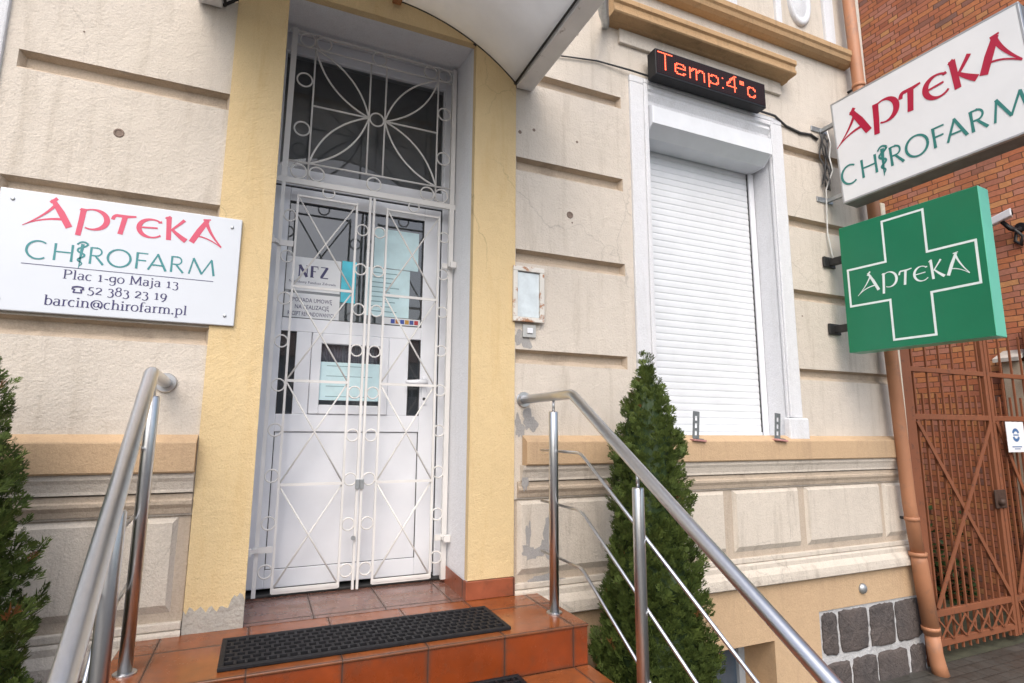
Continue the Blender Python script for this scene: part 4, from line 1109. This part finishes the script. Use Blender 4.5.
paper('notice', .314, .688, 1.682, 1.925, M['paper_pale'], 'pale blue notice in the small hatch window of the door', lines=lines_n(4), ink=M['faint_ink'])
fs = thing('sticker_strip', 'narrow strip of tiny coloured card stickers at the foot of the door glass', 'sticker', (.86, PY, 2.2), 'papers stuck on the door glass')
b = MB(); b.box(.70, .948, PY, PY + .0015, 2.200, 2.245); b.build('sheet', M['paper'], fs)
for i, c in enumerate(((.05, .08, .35), (.5, .2, .05), (.05, .1, .4), (.55, .3, .05), (.06, .09, .3), (.5, .05, .06))):
    b = MB(); b.box(.745 + i * .032, .772 + i * .032, PY - .001, PY - .0002, 2.208, 2.237); b.build('sticker', mat_plain('sticker_colour', c, .5), fs)

# ---- canopy over the door
CX, CR, CA = 0.53, 1.285, 4.165                     # arch axis, radius, crown height
CY0, CY1 = -1.25, -0.008                            # front and wall edge
can = thing('door_canopy', 'grey-white arched canopy over the yellow doorway', 'canopy', (CX, 0, CA))
def arch(x, dz=0.0): return CA - CR + dz + math.sqrt(max(0, (CR + 0) ** 2 - (x - CX) ** 2))
s = MB(); N = 28; xs = [CX - .885 + 1.77 * i / N for i in range(N + 1)]
lo = [[s.pt((x, y, arch(x))) for x in xs] for y in (CY0, CY1)]; hi = [[s.pt((x, y, arch(x) + .05)) for x in xs] for y in (CY0, CY1)]
for i in range(N):
    s.idx([lo[0][i], lo[0][i + 1], lo[1][i + 1], lo[1][i]], True); s.idx([hi[0][i], hi[0][i + 1], hi[1][i + 1], hi[1][i]], True)
    for k in (0, 1): s.idx([lo[k][i], lo[k][i + 1], hi[k][i + 1], hi[k][i]])
s.build('arched_sheet', M['canopy'], can)
sl = MB(); sl.tube([(x, CY1 + .002, arch(x) - .006) for x in xs], .009, 6); sl.build('wall_seal', M['black_seal'], can)
zs_ = arch(CX + .885)
for sgn in (-1, 1):
    e = MB(); xa = CX + sgn * .885; xb = xa + sgn * .118
    e.box(min(xa, xb), max(xa, xb), CY0, CY1, zs_ - .03, zs_ + .085, .006); e.build('edge_beam', M['canopy_trim'], can)
    k = MB(); k.tube([(xa - sgn * .012, CY0, zs_ - .006), (xa - sgn * .012, CY1, zs_ - .006)], .008, 6); k.build('edge_seal', M['black_seal'], can)
fb = MB(); fb.tube([(x, CY0, arch(x) + .02) for x in xs], .03, 8); fb.build('front_hoop', M['canopy_trim'], can)
hk = MB(); hk.box(CX + .03, CX + .085, -.10, -.03, arch(CX) - .055, arch(CX) - .004, .006); hk.build('hook', M['rust'], can)
# spout that leads from the canopy edge to the wall
sp_ = MB(); sp_.tube([(1.56, -.80, 4.10), (1.72, -.60, 4.22), (1.86, -.40, 4.30), (1.95, -.27, 4.32), (2.04, -.15, 4.39), (2.13, -.02, 4.47)], [.034, .036, .036, .034, .030, .028], 12)
tag(rebase(sp_.build('rain_spout', M['zinc']), (1.56, -.80, 4.10)), 'grey bent metal rain spout at the right edge of the canopy', 'spout')

# ---- white name board left of the door
sb = thing('name_board', 'white pharmacy name board with red and teal lettering on the wall left of the door', 'sign', (-.665, -.02, 2.02))
NBX0, NBX1, NBZ0, NBZ1 = -1.168, -.168, 2.018, 2.587
b = MB(); b.box(NBX0, NBX1, -.030, -.006, NBZ0, NBZ1, .004); b.build('board', M['sign_white'], sb)
for x in (NBX0 + .05, NBX1 - .045):
    for z_ in (NBZ0 + .05, NBZ1 - .05): b = MB(); b.disc((x, -.030, z_), .0085, .003, (0, -1, 0), 12, .002); b.build('screw', M['zinc'], sb)
FB = lambda q: Vector((q[0], -.0306 - q[2], q[1]))
t = MB(FB); draw(t, uncial_apteka(1.0), -1.071, 2.432, .815 / 7.12, .128); t.build('apteka_lettering', M['red_print'], sb, recalc=False)
t = MB(FB); draw(t, chirofarm(.12), -1.043, 2.268, .765 / CH_W, .082); t.build('chirofarm_lettering', M['teal_print'], sb, recalc=False)
t = MB(FB); ribbon(t, [(-1.055, 2.240), (-.278, 2.240)], .003)
roman(t, 'Plac 1-go Maja 13', -.898, 2.186, .043, .472)
roman(t, '52 383 23 19', -.797, 2.122, .044, .326)
roman(t, 'barcin@chirofarm.pl', -.955, 2.056, .046, .575)
# telephone symbol
ribbon(t, bez((-.856, 2.147), (-.833, 2.158), (-.810, 2.147), n=6), .008); ribbon(t, [(-.853, 2.144), (-.853, 2.137)], .009); ribbon(t, [(-.813, 2.144), (-.813, 2.137)], .009)
ribbon(t, [(-.845, 2.141), (-.849, 2.122)], .007); ribbon(t, [(-.821, 2.141), (-.817, 2.122)], .007); ribbon(t, [(-.850, 2.124), (-.816, 2.124)], .006)
t.build('address_lettering', M['navy_print'], sb, recalc=False)

# ---- the two projecting signs on the right
YAW = R_(5)
dS = Vector((math.sin(YAW), -math.cos(YAW), 0)); dN = Vector((-math.cos(YAW), -math.sin(YAW), 0))     # along the sign / out of its visible face
def plane(A, roll=0.0):
    A = Vector(A); cr, sr = math.cos(roll), math.sin(roll)
    return lambda q: A + dS * (q[0] * cr - q[1] * sr) + Vector((0, 0, 1)) * (q[0] * sr + q[1] * cr) + dN * q[2]
LB = thing('light_box_sign', 'long white projecting light box lettered in red and teal above the green cross sign', 'sign', (4.40, -.1, 3.39))
A0 = (4.352, -.18, 3.40); RL = R_(2.2)
P = plane((A0[0], A0[1], A0[2]), RL)
L_, H_ = 1.312, .925; TH = .20
def frame_box(P, L, H, T, fw, body, face, frame, root, off=0.0):
    b = MB(P); b.box(.002, L - .002, .002, H - .002, -T, -.006); b.build('case', body, root)
    c = MB(P); c.box(fw, L - fw, fw, H - fw, -.006, -.002); c.build('face_panel', face, root)
    f = MB(P)
    for a, b2, c_, d in ((0, L, 0, fw), (0, L, H - fw, H), (0, fw, fw, H - fw), (L - fw, L, fw, H - fw)): f.box(a, b2, c_, d, -.03, 0.0, .003)
    f.build('face_frame', frame, root)
# the box's face in (s, t): s along the sign from the wall, t up
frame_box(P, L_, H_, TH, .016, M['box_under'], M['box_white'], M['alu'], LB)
t = MB(P)
draw(t, uncial_apteka(1.1), .012, .525, 1.262 / 7.12, .246, 0.0); t.build('apteka_lettering', M['deep_red'], LB, recalc=False)
t = MB(P); draw(t, chirofarm(.135), .022, .150, 1.235 / CH_W, .158, 0.0); t.build('chirofarm_lettering', M['teal_box'], LB, recalc=False)
for z_ in (4.16, 3.50):
    b = MB(); b.box(4.385, 4.415, -.185, -.002, z_ - .018, z_ + .018, .003); b.box(4.27, 4.47, -.010, -.0005, z_ - .024, z_ + .024, .003); b.build('wall_bracket', M['zinc'], LB)

GS = thing('pharmacy_cross_sign', 'square green projecting sign with a white outlined cross and white lettering', 'sign', (4.35, -.15, 2.13))
PG = plane((4.307, -.15, 2.134), 0.0); GL_, GH_ = .977, 1.052; GT = .15
b = MB(PG); b.box(0, GL_, 0, GH_, -GT, -.002, .006); b.build('case', M['green_side'], GS)
b = MB(PG); b.box(.004, GL_ - .004, .004, GH_ - .004, -.0019, 0.0); b.build('face_panel', M['green'], GS)
t = MB(PG); cz = lambda z_: z_ - 2.134
cross = [(.343, 3.133), (.630, 3.133), (.630, 2.808), (.927, 2.808), (.927, 2.509), (.630, 2.505), (.630, 2.195), (.349, 2.195), (.349, 2.505), (.049, 2.509), (.049, 2.811), (.343, 2.808)]
cw_ = .016
for i in range(12):
    a, b2 = cross[i], cross[(i + 1) % 12]
    v = Vector((b2[0] - a[0], b2[1] - a[1])).normalized() * (cw_ / 2)
    ribbon(t, [(a[0] - v.x, cz(a[1]) - v.y), (b2[0] + v.x, cz(b2[1]) + v.y)], cw_, .0003)
t.build('cross_outline', M['white_print'], GS, recalc=False)
t = MB(PG); draw(t, uncial_apteka(.72), .112, cz(2.600), .760 / 7.12, .152, .0003); t.build('apteka_lettering', M['white_print'], GS, recalc=False)
for z_ in (.80, .22): b = MB(PG); b.box(-.14, .0, z_ - .03, z_ + .03, -.09, -.04, .004); b.box(-.145, -.125, z_ - .045, z_ + .045, -.13, .02, .003); b.build('wall_bracket', M['dark_metal'], GS)

# ---- LED display
LD = thing('led_display', 'black LED display with glowing red temperature text over the shuttered window', 'display', (3.02, 0, 4.10))
b = MB(); b.box(2.472, 3.572, -.150, -.055, 4.093, 4.306, .006); b.build('case', M['black_case'], LD)
b = MB(); b.box(2.484, 3.560, -.1525, -.150, 4.112, 4.294); b.build('screen', M['led_face'], LD)
rows = {
 'T': ['111111111', '000010000', '000010000', '000010000', '000010000', '000010000', '000010000', '000010000', '000010000', '000010000', '000010000', '000010000'],
 'e': ['0000000', '0000000', '0000000', '0000000', '0111110', '1100011', '1000001', '1111111', '1000000', '1000000', '1100011', '0111110'],
 'm': ['0000000000', '0000000000', '0000000000', '0000000000', '1011101110', '1110111011', '1100110001', '1000100001', '1000100001', '1000100001', '1000100001', '1000100001'],
 'p': ['0000000', '0000000', '0000000', '0000000', '1011110', '1110011', '1000001', '1000001', '1000001', '1100011', '1111110', '1000000', '1000000', '1000000'],
 ':': ['0', '0', '0', '0', '1', '0', '0', '0', '0', '0', '0', '1'],
 '4': ['0000011', '0000110', '0001110', '0011010', '0010010', '0110010', '1100010', '1000010', '1111111', '0000010', '0000010', '0000010'],
 'o': ['000', '000', '111', '111', '111'],
 'c': ['000000', '000000', '000000', '000000', '011110', '110011', '100001', '100000', '100000', '100001', '110011', '011110']}
pt_ = .0154; ld = MB(); lc = MB()
x = 2.492; ztop = 4.284
for ch, gap in (('T', 0), ('e', 1), ('m', 1), ('p', 1), (':', 1), ('4', 1), ('o', 1), ('c', 1)):
    w = len(rows[ch][0])
    for j, row in enumerate(rows[ch]):
        for i, c in enumerate(row):
            if c == '1':
                X, Z = x + i * pt_, ztop - j * .0118
                ld.face([(X, -.1532, Z), (X + .0130, -.1532, Z), (X + .0130, -.1532, Z - .0102), (X, -.1532, Z - .0102)])
                lc.face([(X + .0038, -.1536, Z - .0030), (X + .0092, -.1536, Z - .0030), (X + .0092, -.1536, Z - .0072), (X + .0038, -.1536, Z - .0072)])
    x += (w + gap + 1) * pt_
n0 = len(ld.v); nf = len(ld.f)
ld.v += lc.v; ld.f += [[i + n0 for i in f] for f in lc.f]; ld.smooth += lc.smooth
lo_ = ld.build('led_text', [M['led'], M['led_core']], LD, recalc=False)
for p in lo_.data.polygons[nf:]: p.material_index = 1
for x_ in (2.6, 3.45): b = MB(); b.box(x_ - .03, x_ + .03, -.055, -.001, 4.15, 4.26, .003); b.build('wall_bracket', M['dark_metal'], LD)

# ---- drainpipe
dp = thing('drainpipe', 'terracotta coloured rain pipe at the corner of the beige house', 'drainpipe', (5.02, -.10, GZ))
def px_(z): return 4.945 + (0.93 - z) * (0.033 if z > .93 else .115)
path = [(px_(z_), -.105, z_) for z_ in (7.5, 4.1, 2.0, .93, .50)]
b = MB(); b.tube(path, .050, 20); b.build('pipe', M['pipe'], dp)
b = MB(); b.tube([(px_(.52), -.105, .52), (px_(.46), -.105, .46), (px_(-.1), -.108, -.1)], [.054, .060, .060], 20)
b.tube([(px_(-.09), -.108, -.09), (px_(-.2), -.110, -.24), (px_(-.27), -.118, -.33), (px_(-.30), -.135, -.41)], [.054, .054, .056, .058], 20)
b.build('lower_pipe', M['pipe'], dp, label='thicker lower length of the pipe running into the pavement')
for z_ in (4.65, .80, .52, -.06):
    b = MB(); b.tube([(px_(z_), -.105, z_ - .016), (px_(z_), -.105, z_ + .016)], .056 if z_ > .6 else .066, 20); co = b.build('pipe_clamp', M['pipe'], dp)
    q = MB(); q.tube([(px_(z_), -.05, z_), (px_(z_), .0, z_)], .012, 8); q.build('clamp_pin', M['dark_metal'], co)

# ---- small things on the wall
wf = thing('display_case', 'empty white metal notice frame with rusty edge between the door and the window', 'frame', (1.5, -.02, 2.175))
b = MB()
for x0, x1, z0, z1 in ((1.392, 1.610, 2.178, 2.208), (1.392, 1.610, 2.505, 2.538), (1.392, 1.422, 2.208, 2.505), (1.578, 1.610, 2.208, 2.505)): b.box(x0, x1, -.036, -.014, z0, z1, .004)
b.build('frame', mat_worn('chipped_white_paint', (.66, .64, .59), (.38, .19, .10), .53, .60, 11, .5), wf)
b = MB(); b.box(1.424, 1.576, -.022, -.014, 2.212, 2.500); b.build('panel', mat_plain('clouded_panel', (.60, .67, .70), .3, var=.14, nscale=12), wf)
b = MB(); b.box(1.40, 1.602, -.0135, -.0005, 2.186, 2.53); b.build('back', M['dark_metal'], wf)
db = thing('doorbell', 'small grey doorbell plate with a white push button under the notice frame', 'doorbell', (1.512, -.01, 2.082))
b = MB(); b.box(1.467, 1.558, -.016, -.0005, 2.082, 2.164, .004); b.build('plate', mat_plain('grey_plate', (.42, .43, .42), .5), db)
b = MB(); b.box(1.494, 1.534, -.024, -.016, 2.108, 2.142, .004); b.build('button', M['pvc'], db)
vc = MB(); vc.disc((4.40, -.0205, .292), .040, .012, (0, -1, 0), 24, .02)
tag(rebase(vc.build('pipe_cap', M['zinc']), (4.40, -.02, .292)), 'small domed grey metal cap on the ochre plinth above the rubble stone', 'cap')
def angle_iron(x, y, tilt, label):
    a = thing('angle_bracket', label, 'bracket', (x, y, 1.445), 'steel brackets standing on the window sill')
    c, s_ = math.cos(tilt), math.sin(tilt)
    K = 1.3; T = lambda q: Vector((x + (q[0] * c + q[2] * s_) * K, y + q[1], 1.447 + (q[2] * c - q[0] * s_) * K))
    b = MB(T)
    # perforated strip: solid bars round three holes
    b.box(-.022, -.008, -.002, .002, 0, .15); b.box(.008, .022, -.002, .002, 0, .15)
    for z0, z1 in ((0, .02), (.045, .06), (.085, .10), (.125, .15)): b.box(-.008, .008, -.002, .002, z0, z1)
    b.box(-.022, .022, -.05, -.002, 0, .004); b.build('strip', M['dull_zinc'], a)
    b = MB(T); b.box(-.05, .04, -.055, .03, -.012, -.001, .003); b.build('plastic_foot', M['pink_plastic'], a)
angle_iron(2.795, -.035, .08, 'perforated steel bracket on the sill at the left foot of the shutter, beside the conifer')
angle_iron(3.575, -.040, .10, 'perforated steel bracket on the sill at the right foot of the shutter')
b = MB(); b.tube([(1.42, -.012, 4.105), (1.75, -.014, 4.115), (2.05, -.012, 4.165), (2.33, -.030, 4.158), (2.8, -.036, 4.150), (3.4, -.036, 4.150), (3.80, -.034, 4.146), (3.95, -.012, 4.10), (4.12, -.012, 4.075), (4.25, -.012, 4.09), (4.33, -.014, 4.06)], [.005, .005, .006, .007, .008, .008, .010, .010, .011, .011, .011], 8)
tag(rebase(b.build('cable', M['cable']), (1.42, 0, 4.1)), 'dark cable running along the wall over the shuttered window to the light box', 'cable')
b = MB()
q = random.Random(5)
for k in range(5):
    x_ = 4.345 + q.uniform(-.03, .02); pts = []
    for i in range(9): pts.append((x_ + .022 * math.sin(i * 1.3 + k * 2), -.03 - .012 * k + q.uniform(-.008, .008), 4.13 - i * .062 - k * .02))
    b.tube(pts, .007, 6)
tag(rebase(b.build('cable_bundle', M['cable']), (4.345, -.03, 3.6)), 'tangle of dark cables on the wall behind the light box', 'cables')
b = MB(); b.tube([(4.345, -.10, 4.10), (4.37, -.105, 3.98), (4.345, -.10, 3.86), (4.375, -.10, 3.74), (4.34, -.05, 3.58), (4.355, -.03, 3.45), (4.35, -.02, 3.2), (4.37, -.03, 3.02), (4.34, -.06, 2.96)], .006, 6)
tag(rebase(b.build('thin_wire', M['cable_white']), (4.345, -.03, 3.0)), 'thin pale wire hanging from the light box to the green sign', 'wire')

# ================================================================== NEIGHBOURS
bh = thing('brick_house', 'old red brick house behind the gate at the right', 'building', (10, 4, GZ))
b = MB(); b.box(7.5, 14.0, -.75, 12.0, GZ, 9.5); b.build('wall', M['brick'], bh)
b = MB(); b.box(5.102, 7.499, 8.6, 8.9, GZ, 5.5); b.build('added_shade_wall', M['brick'], bh); b = MB(); b.extrude_x([(-1.1, 9.51), (6, 13), (12.4, 9.51)], 7.2, 14.2); b.build('roof', M['roof_dark'], bh)
ax = thing('gate_pier', 'beige masonry pier with a pale sloping cap against the brick house behind the gate', 'pier', (7.42, .17, GZ))
b = MB(); b.box(7.33, 7.497, .09, .255, GZ, 2.26); b.build('shaft', M['annex'], ax)
b = MB(); b.extrude_z([(7.27, .075), (7.498, .075), (7.498, .31), (7.27, .31)], 0, .04)
b.v = [Vector((v.x, v.y, 2.262 + v.z + (v.x - 7.27) * .45)) for v in b.v]; b.build('cap', M['roof_sheet'], ax)
cm = thing('security_camera', 'small white security camera on the brick wall beside the green sign', 'camera', (7.5, .18, 3.74))
b = MB(lambda q: Vector((7.34 + q[0], .09 + q[1] + q[0] * .3, 3.86 + q[2] - q[1] * .25))); b.box(-.045, .045, -.10, .11, -.045, .045, .012); b.build('housing', M['pvc'], cm)
b = MB(lambda q: Vector((7.34 + q[0], .09 + q[1] + q[0] * .3, 3.86 + q[2] - q[1] * .25))); b.disc((0, -.1005, 0), .034, .006, (0, -1, 0), 16); b.build('lens', M['black_case'], cm)
b = MB(); b.tube([(7.36, .10, 3.82), (7.38, .04, 3.72), (7.46, .0, 3.70), (7.499, .0, 3.74)], .022, 10); b.disc((7.499, .0, 3.74), .055, .02, (-1, 0, 0), 18); b.build('arm', M['black_case'], cm)
b = MB(); b.tube([(7.40, .05, 3.76), (7.42, -.04, 3.62), (7.47, .0, 3.54), (7.49, .06, 3.60), (7.47, .03, 3.70)], .014, 8); b.build('lead', M['cable'], cm)

# ---- yard gate
GYD = 0.03
gt = thing('yard_gate', 'rust-red iron double gate with diagonal braces between the two houses', 'gate', (6.4, GYD, GZ))
b = MB(); b.box(5.165, 5.285, GYD - .05, GYD + .05, GZ, 2.62, .006); b.build('gate_post', M['gate'], gt)
b = MB(); b.box(7.40, 7.498, GYD - .05, GYD + .05, GZ, 2.62, .006); b.build('gate_post', M['gate'], gt)
def gate_leaf(x0, x1, nb, lock):
    w = x1 - x0
    b = MB()
    for x in (x0, x1 - .045): b.box(x, x + .045, GYD - .02, GYD + .02, -.34, 2.55, .004)
    for z_, h_ in ((2.075, .045), (1.645, .05), (-.02, .055), (-.255, .055)): b.box(x0 + .045, x1 - .045, GYD - .018, GYD + .014, z_ - h_ / 2, z_ + h_ / 2, .004)
    lf = b.build('gate_leaf', M['gate'], gt)
    for i in range(nb):
        x = x0 + .045 + (w - .09) * (i + .5) / nb
        q = MB(); q.box(x - .0085, x + .0085, GYD - .008, GYD + .008, -.33, 2.50 if i % 2 == 0 else 1.86); q.build('bar', M['gate'], lf)
    q = MB()
    q.bar((x0 + .05, GYD - .024, 1.61), (x1 - .05, GYD - .024, .03), .04, .010); q.bar((x1 - .05, GYD - .036, 1.61), (x0 + .05, GYD - .036, .03), .04, .010)
    n = 6; s_ = (w - .09) / n
    for i in range(n):
        xa, xb = x0 + .045 + i * s_, x0 + .045 + (i + 1) * s_
        q.bar((xa, GYD - .024, -.05), (xb, GYD - .024, -.23), .014, .008); q.bar((xb, GYD - .034, -.05), (xa, GYD - .034, -.23), .014, .008)
    q.build('brace', M['gate'], lf)
    if lock:
        q = MB(); q.disc((x1 - .07, GYD - .036, .86), .035, .03, (0, -1, 0), 18, .015); q.box(x1 - .13, x1 + .05, GYD - .036, GYD - .021, .80, .97, .005); q.build('lock', M['gate_dark'], lf)
gate_leaf(5.30, 6.515, 11, True)
gate_leaf(6.53, 7.39, 8, False)
gs = thing('gate_sign', 'small white square sign with a round blue emblem wired to the gate', 'sign', (6.78, GYD - .05, 1.32))
b = MB(); b.box(6.600, 6.905, -.056, -.050, 1.320, 1.612, .002); b.build('plate', M['paper'], gs)
t = MB(lambda q: Vector((q[0], -.0565 - q[2], q[1])))
for a0, a1 in ((20, 160), (200, 340)): ribbon(t, arc(6.752, 1.485, .050, .050, a0, a1, 16), .030)
ribbon(t, [(6.705, 1.485), (6.80, 1.485)], .012)
ribbon(t, [(6.665, 1.372), (6.83, 1.372)], .010); ribbon(t, [(6.70, 1.352), (6.80, 1.352)], .008)
t.build('emblem', mat_plain('blue_print', (.05, .16, .36), .4), gs, recalc=False)

# ================================================================== PLANTS
def thuja(x, y, z0, h, rad, label, seed, nspray=1500):
    q = random.Random(seed)
    t = thing('thuja', label, 'conifer', (x, y, z0), 'conical conifers on either side of the stairs')
    b = MB(); b.tube([(x, y, z0), (x + .01, y, z0 + h * .4), (x, y, z0 + h * .92)], [.045, .03, .006], 8); b.build('trunk', M['bark'], t)
    # silhouette radius with bulges
    ph = [q.uniform(0, 6.28) for _ in range(6)]
    def rad_at(u, a):
        tab = ((0, .93), (.1, 1.0), (.28, .97), (.40, .90), (.525, .80), (.645, .755), (.77, .66), (.86, .51), (.90, .36), (.94, .17), (1.0, .02))
        base = .02
        for (ua, ra), (ub, rb) in zip(tab[:-1], tab[1:]):
            if ua <= u <= ub: base = ra + (rb - ra) * (u - ua) / (ub - ua)
        w = 1 + .10 * math.sin(2 * a + ph[0] + u * 5) + .09 * math.sin(3 * a + ph[1] - u * 11) + .07 * math.sin(5 * a + ph[2] + u * 23) + .05 * math.sin(u * 38 + ph[3])
        return rad * base * w
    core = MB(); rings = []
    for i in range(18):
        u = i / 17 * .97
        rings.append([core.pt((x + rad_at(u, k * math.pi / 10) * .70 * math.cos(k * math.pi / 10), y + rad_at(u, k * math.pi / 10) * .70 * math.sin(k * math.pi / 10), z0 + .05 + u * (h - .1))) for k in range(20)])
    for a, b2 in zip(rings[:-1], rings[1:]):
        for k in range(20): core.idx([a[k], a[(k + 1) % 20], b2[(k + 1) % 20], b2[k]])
    fo = MB(); br = MB()
    def spray(mb, P, out, up, L, fold):
        """flat fan of scale-leaf twigs: a stem and pointed side twigs that fork once"""
        side = up.cross(out).normalized()
        pl = (side * math.cos(fold) + out * math.sin(fold)).normalized()
        ax = (out * .50 + up * .85).normalized()
        n = 4
        def twig(A, d, l, w):
            m_ = A + d * l * .55; p2 = (pl.cross(d)).normalized().cross(d).normalized()
            nrm = ax.cross(pl).normalized(); pw = d.cross(nrm).normalized() * w
            jit = nrm * (l * q.uniform(-.35, .35)); mb.face([A - pw * .4, m_ - pw + jit * .4, A + d * l + jit, m_ + pw + jit * .4])
        twig(P, ax, L, L * .07)
        for i in range(n):
            f = .12 + .78 * i / n
            for s in (-1, 1):
                A = P + ax * L * f; l = L * (.62 * (1 - f) + .16) * q.uniform(.75, 1.2)
                d = (ax * .78 + pl * s * q.uniform(.5, .75)).normalized()
                twig(A, d, l, L * .055)
                d2 = (ax * .3 + pl * s).normalized()
                twig(A + d * l * .4, d2, l * .5, L * .045)
                twig(A + d * l * .35, ax, l * .55, L * .045)
    for i in range(nspray):
        u = 1 - math.sqrt(q.random()) if q.random() < .8 else q.random()
        u = min(.985, max(0.0, u)); a = q.uniform(0, 2 * math.pi)
        rr_ = rad_at(u, a); depth = q.choice((.74, .85, .93, 1.0, 1.06))
        out = Vector((math.cos(a), math.sin(a), 0))
        clump = math.sin(a * 5 + u * 31 + ph[4]) * math.sin(a * 3 - u * 19 + ph[5])
        depth *= .97 + .13 * clump
        P = Vector((x, y, z0 + .02 + u * (h - .10))) + out * rr_ * depth * .93
        lean = (Vector((0, 0, 1)) + Vector((q.uniform(-.28, .28), q.uniform(-.28, .28), 0))).normalized()
        o2 = (out + Vector((q.uniform(-.5, .5), q.uniform(-.5, .5), q.uniform(-.25, .1)))).normalized()
        L = (q.uniform(.035, .075) if q.random() < .88 else q.uniform(.075, .115)) * (1.0 - .25 * u)
        spray(br if q.random() < .006 else fo, P, o2, lean, L, q.uniform(-1.2, 1.2))
    for i in range(26):     # leader and top tufts
        P = Vector((x + q.uniform(-.02, .02), y + q.uniform(-.02, .02), z0 + h * (.93 + .065 * i / 26)))
        a = q.uniform(0, 6.28)
        spray(fo, P, Vector((math.cos(a), math.sin(a), 0)), Vector((0, 0, 1)), q.uniform(.04, .07), q.uniform(-1, 1))
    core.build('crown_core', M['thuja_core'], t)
    fo.build('foliage', M['thuja'], t, recalc=False)
    if br.f: br.build('dead_sprays', M['thuja_brown'], t, label='a few dead brown sprays', recalc=False)
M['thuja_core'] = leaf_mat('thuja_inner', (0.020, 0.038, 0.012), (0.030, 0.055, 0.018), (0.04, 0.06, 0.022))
thuja(2.075, -.45, GZ, 2.36, .305, 'dense green conical conifer behind the right handrail, in front of the shuttered window', 11, 8600)
thuja(-1.07, -.50, GZ, 2.46, .365, 'dense green conifer cut by the left edge, left of the handrail', 23, 7600)

# ivy and weeds in the yard beyond the gate
iv = MB(); q = random.Random(3)
for i in range(5200):
    u = q.random()
    if q.random() < .7: X = 7.46 - abs(q.gauss(0, .10)); Yv = q.uniform(.8, 6.5); Zv = GZ + abs(q.gauss(0, .42)) + .02
    else: X = q.uniform(5.6, 7.4); Yv = q.uniform(2.2, 6.5); Zv = GZ + abs(q.gauss(0, .18)) + .02
    s = q.uniform(.025, .06); a = q.uniform(0, 6.28); d = Vector((math.cos(a), math.sin(a), q.uniform(-.6, .6))).normalized()
    e = d.cross(Vector((q.uniform(-1, 1), q.uniform(-1, 1), 1)).normalized()).normalized(); P0 = Vector((X, Yv, Zv))
    iv.face([P0 - d * s, P0 + e * s * .6, P0 + d * s, P0 - e * s * .6])
o = iv.build('undergrowth', M['ivy'], recalc=False); o['kind'] = 'stuff'; o['label'] = 'dark ivy and weeds along the foot of the brick wall beyond the gate'; o['category'] = 'undergrowth'

# house across the street: what the door glass mirrors
oh = thing('townhouse', 'pale plastered house across the square mirrored in the door glass', 'building', (0, -46, GZ))
b = MB(); b.box(-14, 14, -56, -46, GZ, 7.5); b.build('wall', M['opposite'], oh)
b = MB(); b.extrude_x([(-56.4, 7.5), (-51, 11), (-45.6, 7.5)], -14.3, 14.3); b.build('roof', M['roof_dark'], oh)
for fl_ in range(2):
    for i in range(8):
        x = -12.3 + i * 3.4; z0 = .9 + fl_ * 3.4
        b = MB()
        for a, b2, c, d in ((x, x + 1.3, z0, z0 + .1), (x, x + 1.3, z0 + 1.9, z0 + 2.0), (x, x + .1, z0 + .1, z0 + 1.9), (x + 1.2, x + 1.3, z0 + .1, z0 + 1.9), (x + .61, x + .69, z0 + .1, z0 + 1.9)): b.box(a, b2, -46.0, -45.92, c, d)
        w_ = b.build('window', M['pvc'], oh)
        b = MB(); b.face([(x + .05, -45.985, z0 + .05), (x + 1.25, -45.985, z0 + .05), (x + 1.25, -45.985, z0 + 1.95), (x + .05, -45.985, z0 + 1.95)]); b.build('pane', M['glass_dark'] if False else M['black_case'], w_, recalc=False)
